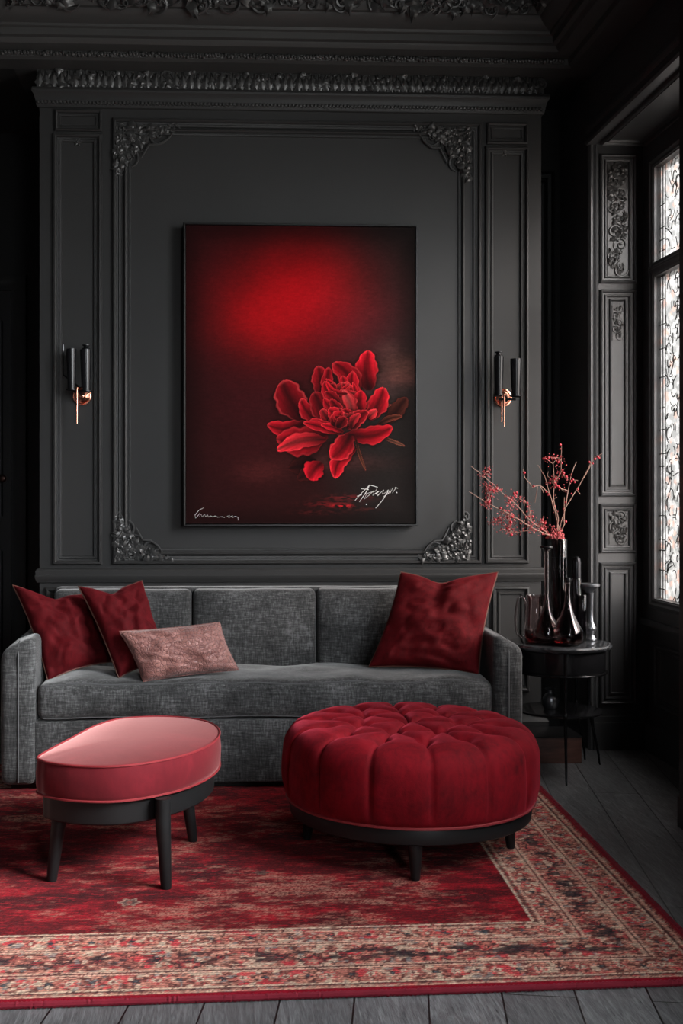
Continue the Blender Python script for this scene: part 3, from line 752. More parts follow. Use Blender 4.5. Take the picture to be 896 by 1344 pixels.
# ---------------------------------------------------------------- rug
A0, A1 = Vector((-1.46,-2.884)), Vector((1.352,-2.787))      # front edge left/right
B1 = Vector((1.424,-.26)); B0 = Vector((-1.42,-.26))
step = .0046
RW, RH = int(2.82/step), int(2.58/step)
uu, vv = np.meshgrid(np.linspace(0, 1, RW), np.linspace(0, 1, RH))
def bil(uu, vv, k): return (A0[k]*(1-uu)+A1[k]*uu)*(1-vv)+(B0[k]*(1-uu)+B1[k]*uu)*vv
RX, RY = bil(uu, vv, 0), bil(uu, vv, 1)
def rug_colors():
    w, h = RW, RH; rs = np.random.RandomState(5)
    dr = (1-uu)*2.82; dl = uu*2.82; df = vv*2.58; db = (1-vv)*2.58
    d = np.minimum(np.minimum(dr, dl), np.minimum(df*.93, db))        # distance in from the edge
    BW = .425
    n1 = vnoise(w, h, 60, 30, 1, 5); n2 = vnoise(w, h, 22, 9, 2, 4); n3 = vnoise(w, h, 5, 2.2, 3, 2); n4 = vnoise(w, h, 90, 60, 4, 3); fine = rs.rand(h, w)
    # field: madder reds with abraded beige patches
    c = l3(112,8,20)[None,None,:]*np.ones((h,w,3)); t = sm(.42,.62,n2*.6+n1*.4)[...,None]; c = c*(1-t)+l3(176,14,34)*t
    t = (sm(.52,.68,n1)*.85)[...,None]; c = c*(1-t)+l3(66,6,14)*t
    wear = sm(.55,.70,n4*.45+n2*.35+n3*.20+.03)*sm(.25,.6,fine*.5+n3*.5); c = c*(1-wear[...,None]*.8)+l3(182,130,112)*wear[...,None]*.8
    wk = sm(.66,.74,vnoise(w,h,7,2,8,2)); c = c*(1-.45*wk[...,None])+l3(205,30,48)*.45*wk[...,None]
    def flower(cx, cy, r, c0, c1, c2):
        nonlocal c
        dx = RX-cx; dy = RY-cy; rr = np.hypot(dx, dy); an = np.arctan2(dy, dx); e = rr/(r*(1+.22*np.cos(6*an)))
        for lim, cc in ((1, c0), (.72, c1), (.35, c2)):
            mk = (sm(lim*1.05, lim*.92, e)*(.55+.45*(fine > .25)))[...,None]*.8; c = c*(1-mk)+l3(*cc)*mk
    p = atZ(170, 1189, 0); flower(p.x, p.y, .032, (190,160,140), (60,40,44), (180,90,80))
    p = atZ(342, 1150, 0); flower(p.x, p.y, .025, (80,62,58), (120,90,80), (50,30,30))
    # border
    bm = sm(BW+.002, BW-.002, d)
    base = l3(168,104,92)[None,None,:]*np.ones((h,w,3))
    t = sm(.35,.65,vnoise(w,h,8,6,21,3))[...,None]; base = base*(1-t)+l3(190,134,116)*t
    t = sm(.48,.60,vnoise(w,h,2.6,2.0,22,2))[...,None]*.9; base = base*(1-t)+l3(84,44,42)*t
    t = sm(.60,.66,vnoise(w,h,5,4,23,2))[...,None]*.8; base = base*(1-t)+l3(214,182,160)*t
    t = sm(.66,.72,vnoise(w,h,7,5,24,2))[...,None]*.9; base = base*(1-t)+l3(190,58,66)*t
    t = sm(.73,.77,vnoise(w,h,5,4,25,2))[...,None]*.7; base = base*(1-t)+l3(120,128,128)*t
    # arc length coordinate round the border for repeating motifs
    side = (np.minimum(dr, dl) < np.minimum(df*.93, db)); s = np.where(side, RY, RX)
    mid = .235
    vine = mid+.035*np.sin(s*2*PI/.34); t = sm(.010,.005,np.abs(d-vine))*(fine > .2); base = base*(1-t[...,None]*.8)+l3(60,36,36)*t[...,None]*.8
    for (cen, per, ph, r, c0, c1, c2) in ((mid+.04,.34,.085,.034,(196,96,88),(30,26,32),(190,120,104)),(mid-.04,.34,.255,.034,(30,28,34),(180,76,74),(200,160,138)),
        (mid,.17,.0,.016,(30,30,38),(160,60,60),(30,30,38)),(.36,.115,.03,.020,(196,104,94),(120,46,48),(216,190,166)),(.105,.115,.06,.020,(190,80,80),(220,186,164),(90,40,42)),(.36,.115,.088,.010,(40,40,48),(70,80,86),(40,40,48)),(.105,.115,.005,.010,(50,48,54),(40,40,48),(90,100,104))):
        ds = (s-ph+per*.5) % per-per*.5; dd = d-cen; rr = np.hypot(ds, dd); an = np.arctan2(dd, ds)
        e = rr/(r*(1+.25*np.cos(5*an+cen*30)))*(1+.9*(n3-.5)+.5*(fine-.5))
        for lim, cc in ((1, c0), (.68, c1), (.36, c2)):
            mk = sm(lim*1.08, lim*.9, e)[...,None]*.85; base = base*(1-mk)+l3(*cc)*mk
    blk = sm(.58,.66,vnoise(w,h,11,5,31,2))*sm(.05,.02,np.abs(d-mid)); base = base*(1-blk[...,None]*.85)+l3(34,34,40)*blk[...,None]*.85
    for (pos, wd, cc, a) in ((BW-.004,.004,(214,180,158),.9),(BW-.016,.004,(70,40,40),.7),(BW-.030,.004,(208,166,146),.8),(.300,.005,(206,166,146),.85),(.309,.003,(70,44,44),.8),(.318,.004,(206,166,146),.8),(.166,.005,(206,166,146),.85),(.157,.003,(70,44,44),.8),(.148,.004,(206,166,146),.8),(.058,.005,(212,176,154),.85),(.048,.004,(70,40,42),.8),(.036,.005,(206,160,140),.7)):
        t = (sm(wd*1.5, wd*.7, np.abs(d-pos))*a*(fine > .12))[...,None]; base = base*(1-t)+l3(*cc)*t
    c = c*(1-bm[...,None])+np.clip(base*np.array([1.5,1.38,1.36]),0,.8)*bm[...,None]
    # woven horizontal rows read as dark gaps between knots
    row = np.arange(h)[:,None] % 3 == 0; c = c*np.where(row, .62, 1.04)[...,None]
    c = c*(.50+.80*fine[...,None])
    bd = sm(.026,.020,d); c = c*(1-bd[...,None])+l3(140,14,34)*(.8+.4*fine[...,None])*bd[...,None]
    return np.clip(c, 0, 1), d
rc, dd_ = rug_colors()
RZ = .011+.0012*np.random.RandomState(2).rand(RH, RW)+np.where(dd_ < .026, .006*np.sin(PI*np.clip(dd_, 0, .026)/.026), 0)-np.where(dd_ < .006, .004, 0)
m = attr_mat('wool_pile', .95); m.b.inputs['Sheen Weight'].default_value = .03; m.b.inputs['Specular IOR Level'].default_value = .15
m.bump(m.math('ADD', m.noise(330, 2), m.noise(60, 3)), .7, .004); RUGM = m.m
co = np.stack([RX, RY, RZ], -1).reshape(-1, 3)
rug = grid_mesh('area_rug', co, RW, RH, rc.reshape(-1, 3), RUGM, None, (0,0,-.009))
tag(rug, 'large faded red oriental rug with a salmon patterned border, on the dark plank floor', 'rug')
b = MB(); R = random.Random(4)
def binding(p, q, inset=0):
    n = int((Vector(q)-Vector(p)).length/.006); pts = []; rad = []
    for i in range(n+1):
        t = i/n; c = Vector(p).lerp(Vector(q), t); pts.append((c.x, c.y, .0085+R.uniform(-.0006,.0006))); rad.append(.0085+(.0012 if i % 2 else -.0006)+R.uniform(-.0004,.0006))
    b.tube(pts, rad, 8)
binding(A0, A1); binding(A1, B1)
b.build('bound_edge', simple('crimson_wool_binding', (.21,.007,.022), .9, 0, .35), rug)

# ---------------------------------------------------------------- sofa
SY = -.755
sx = lambda px, py=950, Y=SY: atY(px, py, Y).x
SX0, SX1 = sx(0), sx(687); CX0, CX1 = sx(47), sx(648)
YB = -.035
root = empty('sofa', ((SX0+SX1)/2, -.4, 0), 'long charcoal grey fabric sofa with a single bench seat cushion, under the painting', 'sofa')
def nz3(p, s, a): return noise.noise(Vector(p)*s)*a
b = MB()
def fb(q):
    return q+Vector((0, nz3(q, 5, .004), 0))
b.rbox(CX0-.01, CX1+.01, SY+.012, YB-.02, .035, .312, .012, (30,4,6), fb)
b.build('base', SOFA, root)
b = MB(); b.box(SX0+.04, SX1-.04, SY+.05, YB-.02, .0135, .04); b.build('plinth', BLACKWOOD, root, False)
b = MB()
zs0, zs1 = .318, .478
def fseat(q):
    u = (q.x-CX0)/(CX1-CX0); v = (q.y-SY)/(YB-.1-SY); w = (q.z-zs0)/(zs1-zs0)
    d = Vector((0,0,0))
    edge = min(1, max(0, u)*14)*min(1, max(0, 1-u)*14)
    if w > .5: d.z += .020*edge*math.sin(PI*min(1, max(.0, v*1.0+.12)))+nz3(q, 6, .009)+.004*math.sin(u*PI*7)
    if v < .3: d.y -= .018*math.sin(PI*min(1, max(0, w)))*edge+nz3(q, 8, .006); d.z += nz3(Vector((q.x,0,0)), 3.5, .007)
    return q+d
b.rbox(CX0+.003, CX1-.003, SY+.004, -.20, zs0, zs1, .035, (60,14,8), fseat); b.build('seat_cushion', SOFA, root)
b = MB()
for z in (zs0+.010, zs1-.012):
    b.tube([fseat(Vector((CX0+.03+(CX1-CX0-.06)*i/60, SY+.0125, z))) for i in range(61)], .0035, 6)
b.build('piping', PIPE_S, root)
# frame back and back cushions
zb = .845
b = MB(); b.rbox(sx(72,780,-.1), CX1+.055, YB-.10, YB, .3, zb+.003, .025, (20,2,6), lambda q: q+Vector((0,0,nz3(q, 4, .004)))); b.build('backrest', SOFA, root)
bounds = [CX0-.005, atY(252, 800, -.22).x, atY(415.5, 800, -.22).x, atY(575, 800, -.22).x, CX1+.012]
for i in range(4):
    a0, a1 = bounds[i]+.003, bounds[i+1]-.003
    def fbk(q, a0=a0, a1=a1):
        u = (q.x-a0)/(a1-a0); w = (q.z-.45)/(zb-.45); d = Vector((0,0,0))
        k = math.sin(PI*min(1, max(0, u)))**.6*math.sin(PI*min(1, max(0, w)))**.6
        if q.y < -.17: d.y -= .022*k+nz3(q, 7, .006)
        d.y += .05*(w-.2); d.z += nz3(q, 5, .005)
        return q+d
    b = MB(); b.rbox(a0, a1, -.255, -.135, .45, zb-.004, .03, (12,3,12), fbk); b.build('back_cushion', SOFA, root)
# arms: tops fall away outwards
for s in (0, 1):
    xo, xi = (SX0, CX0-.002) if s == 0 else (SX1, CX1+.002)
    b = MB()
    def fa(q, xo=xo, xi=xi):
        t = min(1, max(0, (q.x-xo)/(xi-xo))); d = Vector((0,0,0)); w = q.z/.66
        if q.z > .3: d.z -= (1-t)**1.3*.062*min(1, (q.z-.3)/.33); d.z += .02*(q.y-SY)*(1 if q.z > .5 else 0)
        d.x += nz3(q, 6, .003); d.y += nz3(q, 6, .003)
        return q+d
    b.rbox(min(xo, xi), max(xo, xi), SY-.005, YB, .035, .682, .035, (6,12,14), fa); b.build('armrest', SOFA, root)
    b = MB(); xm = xo+(xi-xo)*.52; xe = xo+(xi-xo)*.5
    b.tube([(xm, SY-.0065, .05), (xm, SY-.0065, .3), (xm, SY-.0065, .60), (xm, SY+.004, .645), (xm, SY+.03, .662)], .0035, 6); b.build('piping', PIPE_S, root)

# ---------------------------------------------------------------- pillows
def pillow(name, c00, c10, c11, c01, thick, mat, pmat, label, seed, k=.08, crease=None, group=None, n=48):
    R = random.Random(seed)
    C = [Vector(c) for c in (c00, c10, c11, c01)]
    cen = sum(C, Vector())/4; nrm = ((C[1]-C[0]).cross(C[3]-C[0])).normalized()
    if nrm.y > 0: nrm = -nrm
    root = empty(name, cen-Vector((0,0,(max(c.z for c in C)-min(c.z for c in C))/2)), label, 'cushion', group)
    def pos(u, v, sgn):
        uu = u*(1-k*(1-v*v)); vv = v*(1-k*(1-u*u)*(1.6 if v > 0 and crease else 1))
        a, b_ = (uu+1)/2, (vv+1)/2
        p = (C[0]*(1-a)+C[1]*a)*(1-b_)+(C[3]*(1-a)+C[2]*a)*b_
        prof = ((1-u*u)*(1-v*v))**.42
        w = noise.noise(Vector((u*1.6+seed, v*1.6, sgn)))*.35+noise.noise(Vector((u*4+seed, v*4, 2*sgn)))*.16+noise.noise(Vector((u*2+v*6+seed, v*2-u*2, 2*sgn)))*.12
        w -= .55*max(0, .16-abs(noise.noise(Vector((u*1.9+seed*2, v*3.1, seed)))))*(1 if sgn > 0 else 0)*4*.5
        r = math.hypot(u, v)
        fold = .10*math.sin(7*math.atan2(v, u)+seed+2*noise.noise(Vector((u*2, v*2, seed))))*sm(.3,.9,r)
        if crease:
            fold -= .35*math.exp(-((u+.08)/.14)**2)*max(0, v)**1.2; vv -= .13*math.exp(-((u+.12)/.34)**2)*max(0, v)**3
            p = (C[0]*(1-a)+C[1]*a)*(1-(vv+1)/2)+(C[3]*(1-a)+C[2]*a)*((vv+1)/2)
        return p+nrm*sgn*thick*prof*(1+w+float(fold))
    b = MB()
    L = [math.sin((-1+2*i/n)*PI/2) for i in range(n+1)]
    b.grid([[pos(u, v, 1) for v in L] for u in L]); b.grid([[pos(u, v, -1) for v in reversed(L)] for u in L])
    o = b.build('cover', mat, root, True, angle=180)
    b = MB(); e = [(-1+2*i/24) for i in range(24)]
    loop = [pos(t, -1, 1) for t in e]+[pos(1, t, 1) for t in e]+[pos(-t, 1, 1) for t in e]+[pos(-1, -t, 1) for t in e]
    b.tube(loop, .0042, 6, closed=True); b.build('piping', pmat, root)
    return root
zseat = .50
pillow('cushion', atY(63,894,-.62), atY(150,868,-.48), atY(122,779,-.40), atY(17,768,-.50), .095, V_PILLOW2, PIPE_G,
       'crimson velvet cushion leaning on the left arm of the sofa', 3, .09, (0,0))
pillow('cushion', atY(156,890,-.68), atY(222,868,-.56), atY(186,762,-.45), atY(103,770,-.56), .09, V_PILLOW2, PIPE_G,
       'crimson velvet cushion standing behind the small rose brown lumbar cushion', 5, .08, (0,0))
pillow('cushion', atY(188,894,-.735), atY(313,879,-.67), atY(288,817,-.62), atY(157,829,-.70), .072, BROC, BROC,
       'small oblong rose brown lumbar cushion with a crackled pattern, in front of the red cushions', 8, .05)
pillow('cushion', atY(484,875,-.50), atY(628,885,-.62), atY(653,751,-.40), atY(526,751,-.37), .10, V_PILLOW, PIPE_G,
       'big square crimson velvet cushion at the right end of the sofa', 12, .07, (.4,0))

# ---------------------------------------------------------------- tufted ottoman
OC = Vector((.70, -1.55, 0)); RO = .462; ZB, ZT = .185, .447
root = empty('tufted_ottoman', OC, 'large round deep red velvet ottoman with a button-tufted top', 'ottoman')
NS = 14; TH0 = -PI/2
outer = [(.325, TH0+2*PI*i/NS) for i in range(NS)]
inner = [(.185, TH0+2*PI*(i+.5)/7+PI/14) for i in range(7)]
inner = [(.19, TH0+2*PI*i/7+PI/7) for i in range(7)]
pts2 = lambda L: [Vector((r*math.cos(a), r*math.sin(a))) for r, a in L]
po, pi_ = pts2(outer), pts2(inner); ce = Vector((0,0))
segs = []
for i in range(7):
    ai = inner[i][1]
    near = sorted(range(NS), key=lambda j: abs(math.remainder(outer[j][1]-ai, 2*PI)))[:3]
    for j in near: segs.append((pi_[i], po[j]))
    segs.append((pi_[i], ce)); segs.append((pi_[i], pi_[(i+1) % 7]))
segA = np.array([[a.x, a.y] for a, b_ in segs]); segB = np.array([[b_.x, b_.y] for a, b_ in segs]); btn = np.array([[p.x, p.y] for p in po+pi_+[ce]])
def tuft(x, y):
    p = np.array([x, y]); ab = segB-segA; t = np.clip(((p-segA)*ab).sum(1)/(ab*ab).sum(1), 0, 1)
    d = np.hypot(*(p-segA-ab*t[:,None]).T).min(); db = np.hypot(*(p-btn).T).min()
    return d, db
PR = []
def arc(cx, cz, r, a0, a1, n): return [(cx+r*math.cos(a0+(a1-a0)*i/n), cz+r*math.sin(a0+(a1-a0)*i/n)) for i in range(n+1)]
prof = [(RO*.86*i/34, ZT+.012*(1-(i/34)**2)) for i in range(34)]
prof += arc(RO-.075, ZT-.075, .075, PI/2, 0, 12)[0:]
prof += [(RO+.004*math.sin(PI*i/8), ZT-.075-(ZT-.075-ZB-.03)*i/8) for i in range(1, 9)]
prof += arc(RO-.03, ZB+.03, .03, 0, -PI/2, 5)[1:]+[(RO*.5, ZB)]
NA = NS*22; P = []
for i, (r, z) in enumerate(prof):
    row = []
    for k in range(NA):
        a = TH0+2*PI*k/NA; x, y = r*math.cos(a), r*math.sin(a)
        dr_ = 0; dz_ = 0
        pha = (k % 22)/22; ds = min(pha, 1-pha)*2*PI/NS*max(r, .1)     # arc distance to the nearest pleat
        if r < .40 and z > ZT-.02:
            d, db = tuft(x, y)
            if r > .325: d = min(d, ds)
            top = .014*(1-math.exp(-d/.020))-.034*math.exp(-(db/.026)**2)-.008*math.exp(-d/.006)
            dz_ = top
        else:
            top = .011*(1-math.exp(-ds/.018))-.010*math.exp(-ds/.005)
            if z > ZT-.075:   # round the shoulder
                t = (z-(ZT-.075))/.075; dz_ = top*t; dr_ = top*(1-t)*.75
            elif z > ZB+.02: dr_ = top*.75*(.5+.5*math.cos(PI*max(0, (ZB+.09-z)/.09)) if z < ZB+.09 else 1)
        nn = noise.noise(Vector((x*9, y*9, z*9)))*.0035+noise.noise(Vector((x*22, y*22, z*7)))*.0015
        rr = r+dr_+(nn if z < ZT-.02 else 0)
        row.append(OC+Vector((rr*math.cos(a), rr*math.sin(a), z+dz_+(nn if z >= ZT-.02 else 0))))
    P.append(row)
b = MB(); b.grid([list(reversed(r)) for r in P], closed_v=True); b.build('cushion_top', V_RED, root, True, angle=180)
for p in btn:
    b = MB(); zt = ZT-.014+.012*(1-(np.hypot(*p)/.4)**2)
    b.lathe([(.011,-.006),(.012,0),(.009,.004),(0,.006)], OC+Vector((p[0], p[1], zt-.012)), 12); b.build('button', V_RED, root)
b = MB(); b.tube([OC+Vector((RO*.985*math.cos(2*PI*i/96), RO*.985*math.sin(2*PI*i/96), ZB+.006)) for i in range(96)], .0055, 6, closed=True); b.build('piping', PIPE_D, root)
b = MB(); b.lathe([(.36,.135),(.432,.128),(.442,.134),(.448,.18),(.444,ZB+.002),(.36,ZB+.002)], OC, 96); b.build('base_ring', BLACKWOOD, root)
lp = [atZ(545,1155,.012), atZ(670,1113,.012), atZ(403,1101,.012)]
lp.append(Vector((OC.x+.02, OC.y+.37, .012)))
for p in lp:
    tp = Vector((OC.x+(p.x-OC.x)*.97, OC.y+(p.y-OC.y)*.97, 0))
    b = MB(); b.tube([(p.x, p.y, .0125), (p.x, p.y, .02), (tp.x, tp.y, .14)], [.0145,.016,.027], 20); b.build('leg', BLACKWOOD, root)

# ---------------------------------------------------------------- teardrop stool
ZS = .42
op = [(50,994),(56,998),(66,1001),(98,1005),(145,1006),(187.5,1002),(234,993),(266,982),(283,971),(287.5,961),(281,952),(266,946),(234,941.5),(195,941),(156,944),(125,953),(94,969),(66,984)]
O2 = [atZ(x, y, ZS) for x, y in op]
def catmull(L, m):
    out = []; n = len(L)
    for i in range(n):
        p0, p1, p2, p3 = L[i-1], L[i], L[(i+1) % n], L[(i+2) % n]
        for k in range(m):
            t = k/m; out.append(.5*((2*p1)+(p2-p0)*t+(2*p0-5*p1+4*p2-p3)*t*t+(3*p1-p0-3*p2+p3)*t*t*t))
    return out
O3 = catmull(O2, 6); cen = sum(O3, Vector())/len(O3)
root = empty('accent_stool', (cen.x, cen.y, 0), 'teardrop-shaped stool with a smooth rose pink velvet seat on black legs', 'stool')
def ringp(s, z, off=0):
    out = []
    n = len(O3)
    for i, p in enumerate(O3):
        t = (O3[(i+1) % n]-O3[i-1]); t.z = 0; t.normalize(); nn = Vector((t.y, -t.x, 0))
        if nn.dot(p-cen) < 0: nn = -nn
        q = cen+(p-cen)*s+nn*off; out.append(Vector((q.x, q.y, z)))
    return out
ZSb = ZS-.118
rows = [ringp(.001, ZS+.020)]+[ringp(s, ZS+.020*(1-s**2.4)+.0) for s in (.15,.3,.45,.6,.72,.82,.9,.95,.98)]+[ringp(1, ZS-.001), ringp(1, ZS-.008, .003), ringp(1, ZS-.05, .007), ringp(1, ZSb+.02, .005), ringp(1, ZSb+.006, .001), ringp(1, ZSb, -.006), ringp(.5, ZSb)]
b = MB(); b.grid([list(reversed(r)) for r in rows], closed_v=True); b.build('seat', V_PINK, root, True, angle=60)
b = MB(); b.tube(ringp(1, ZS, .002), .0042, 6, closed=True); b.tube(ringp(1, ZSb+.004, .003), .0042, 6, closed=True); b.build('piping', PIPE_D, root)
b = MB(); rows = [ringp(.5, ZSb+.001), ringp(1, ZSb+.001, -.016), ringp(1, ZSb-.075, -.018), ringp(1, ZSb-.080, -.022), ringp(1, ZSb-.080, -.05), ringp(.5, ZSb-.06)]
b.grid([list(reversed(r)) for r in rows], closed_v=True); b.build('apron', BLACKWOOD, root, True, angle=30)
for (x, y), w in (((68,1156),1),((218,1166),1),((253,1104),1)):
    p = atZ(x, y, .012); c2 = Vector((cen.x, cen.y, 0)); o = (Vector((p.x, p.y, 0))-c2).normalized()
    pass
    q = Vector((p.x, p.y, 0))-o*.034
    b = MB(); b.tube([(p.x, p.y, .0125), (p.x, p.y, .02), (q.x, q.y, ZSb-.07), (q.x, q.y, ZSb-.002)], [.0165,.018,.026,.026], 24); b.build('leg', BLACKWOOD, root)

# ---------------------------------------------------------------- side table and what stands on it
TC = Vector((1.585, -.48, 0)); TZ = .612
root = empty('side_table', TC, 'small round black side table on thin legs at the right end of the sofa', 'side table')
b = MB(); b.lathe([(0,TZ-.026),(.222,TZ-.026),(.232,TZ-.022),(.238,TZ-.014),(.238,TZ-.008),(.232,TZ-.001),(.225,TZ),(0,TZ)], TC, 72); b.build('table_top', MARBLE, root)
b = MB()
b.lathe([(.196,TZ-.13),(.205,TZ-.128),(.208,TZ-.12),(.208,TZ-.03),(.2,TZ-.0262),(.19,TZ-.0262),(.19,TZ-.128)], TC, 64); b.build('apron', GLOSSBLK, root)
b = MB(); b.tube([TC+Vector((.212*math.cos(2*PI*i/64), .212*math.sin(2*PI*i/64), TZ-.132)) for i in range(64)], .0055, 8, closed=True); b.build('ring', IRON, root)
b = MB(); ZL = .295; b.lathe([(0,ZL-.008),(.19,ZL-.008),(.196,ZL-.004),(.196,ZL+.002),(.19,ZL+.004),(0,ZL+.004)], TC, 64); b.build('shelf', GLOSSBLK, root)
for i, (x, y) in enumerate((tuple(atZ(743,1031,0))[:2], tuple(atZ(786,1004,0))[:2], tuple(atZ(767,998,0))[:2], (1.385,-.40))):
    d = (Vector((x, y, 0))-TC); d.z = 0; r = d.length; d.normalize()
    def lp_(f, z): return TC+d*f+Vector((0,0,z))
    rt = .205
    b = MB(); b.tube([lp_(r+.006, .001), lp_(r+.002, .008), lp_(r-.004, .05), lp_(min(r, rt)-.002, .28), lp_(rt, .46), lp_(rt, TZ-.027)], [.004,.0045,.0055,.0075,.008,.009], 12); b.ball(lp_(min(r,rt), .30), .011, 10, 1.6); b.build('leg', IRON, root)
b = MB(); pz = atY(724, 925, -.48)
c = Vector((1.545, -.47, ZL+.0045))
b.lathe([(0,0),(.026,0),(.03,.004),(.037,.03),(.036,.05),(.024,.068),(.016,.075),(.016,.086),(.026,.094),(.022,.096),(.012,.086),(.012,.076),(0,.074)], c, 32)
tag(b.build('jar', PEWTER, None), 'small dark lidded pewter jar on the lower shelf of the side table', 'jar')
def onT(px, y0, dy): # centre of something standing on the table: column px, at depth -.48+dy
    p = atY(px, 800, -.48+dy); return Vector((p.x, p.y, TZ+.0006))
def hz(py, dy): return atY(740, py, -.48+dy).z-TZ
# pitcher
c = onT(702, 0, .03); h = hz(781, .03)
root = empty('glass_pitcher', c, 'clear glass pitcher with a tall looped handle, leftmost on the side table', 'pitcher')
b = MB(); R1 = .042
b.lathe([(0,0),(.034,.0),(.046,.012),(.052,.035),(.050,.08),(.044,h*.72),(.040,h*.9),(.043,h),(.0405,h),(.0375,h*.9),(.041,h*.72),(.047,.08),(.049,.036),(.043,.016),(.03,.008),(0,.008)], c, 40); b.build('body', G_CLEAR, root)
b = MB(); b.lathe([(0,.0085),(.03,.0085),(.0425,.0165),(.0485,.036),(.0475,.055),(0,.055)], c, 40); b.build('liquid', LIQ, root)
b = MB(); hx = atY(675, 800, -.45).x-c.x
b.tube([c+Vector((x*1.0, -.004, z)) for x, z in ((-.043,.03),(-.062,.02),(-.085,.035),(-.094,.07),(-.096,.11),(-.092,.15),(-.082,h*.93),(-.07,h*.97),(-.055,h*.93),(-.044,h*.8),(-.044,h*.6))], .0055, 10); b.build('handle', G_CLEAR, root)
# tall cylinder vase
c = onT(733, 0, .10); h = hz(708, .10)
cv_ = c.copy(); hv = h
root = empty('cylinder_vase', c, 'tall straight dark glass vase holding the berry branches, behind the long-necked decanter', 'vase')
b = MB(); b.lathe([(0,0),(.036,0),(.038,.003),(.040,h*.5),(.040,h-.003),(.0385,h),(.037,h-.003),(.036,.012),(0,.012)], c, 48); b.build('body', G_DARK, root)
for z in (h*.82, h*.70):
    b = MB(); b.lathe([(.0405,z-.002),(.0417,z),(.0405,z+.002)], c, 48); b.build('band', GLOSSBLK, root)
# long-necked decanter
c = onT(717, 0, -.04); h = hz(718, -.04)
root = empty('decanter', c, 'tall smoky glass decanter with a long slender neck, in front of the branch vase', 'decanter', None)
def dec(c, h, R_, lipr, root, liq):
    zb_ = R_*1.0
    o = [(0,0),(R_*.72,0),(R_*.93,.012),(R_,zb_*.55),(R_*.93,zb_*1.0),(R_*.68,zb_*1.55),(R_*.40,zb_*2.1),(R_*.23,zb_*2.7),(R_*.16,min(h*.8, zb_*3.4)),(R_*.16,h-.02),(lipr,h-.004),(lipr,h)]
    i = [(lipr-.003,h),(R_*.10,h-.022),(R_*.10,min(h*.8, zb_*3.4)),(R_*.17,zb_*2.7),(R_*.34,zb_*2.1),(R_*.62,zb_*1.55),(R_*.87,zb_*1.0),(R_*.94,zb_*.55),(R_*.87,.017),(R_*.66,.007),(0,.007)]
    b = MB(); b.lathe(o+i, c, 48); b.build('body', G_SMOKE, root)
    if liq:
        b = MB(); b.lathe([(0,.0075),(R_*.66,.0075),(R_*.86,.0175),(R_*.93,zb_*.55),(0,zb_*.55)], c, 40); b.build('liquid', LIQ, root)
dec(c, h, .064, .026, root, False)
b = MB(); b.lathe([(.0262,-.006),(.03,-.004),(.031,0),(.029,.004),(.0262,.004)], c+Vector((0,0,h)), 32); b.build('lip', GLOSSBLK, root)
# small decanter
c = onT(744.5, 0, -.12); h = hz(764, -.12)
root = empty('decanter', c, 'short smoky glass decanter with ruby liquid, frontmost on the side table', 'decanter', None)
dec(c, h, .070, .0125, root, True)
b = MB(); b.lathe([(0,-.002),(.0125,-.002),(.014,.002),(.013,.018),(.0,.02)], c+Vector((0,0,h+.0025)), 24); b.build('stopper', GLOSSBLK, root)
# bottles
c = onT(756, 0, .05); h = hz(730, .05)
root = empty('bottle', c, 'slim black glass bottle with a round capped top, behind the short decanter', 'bottle')
b = MB(); b.lathe([(0,0),(.021,0),(.023,.004),(.023,h*.72),(.020,h*.74),(0,h*.74)], c, 32); b.build('body', G_DARK, root)
b = MB(); b.lathe([(0,h*.742),(.0215,h*.742),(.0215,h*.93),(.018,h*.975),(.010,h*.995),(0,h)], c, 32); b.build('cap', IRON, root)
c = onT(764, 0, -.015); h = hz(781, -.015)
b = MB(); b.lathe([(0,0),(.017,0),(.0185,.003),(.0185,h-.003),(.017,h),(.015,h-.004),(.015,.01),(0,.01)], c, 32)
tag(b.build('glass_tube_vase', G_DARK, None), 'narrow straight dark glass tumbler between the short decanter and the silver candlestick', 'vase')
c = onT(775, 0, .06); h = hz(766, .06)
root = empty('candlestick', c, 'aged silver candlestick with a wide dished top, rightmost on the side table', 'candlestick')
b = MB(); b.lathe([(0,0),(.026,0),(.028,.006),(.021,.014),(.016,.026),(.024,.045),(.027,.058),(.020,.072),(.012,.09),(.010,.14),(.012,h-.06),(.014,h-.045),(0,h-.045)], c, 32); b.build('stem', PEWTER, root)
b = MB(); b.lathe([(0,h-.0445),(.014,h-.0445),(.026,h-.03),(.042,h-.016),(.050,h-.012),(.051,h-.004),(.046,h),(.03,h-.004),(0,h-.01)], c+Vector((-.008,0,0)), 36); b.build('dish', PEWTER, root)

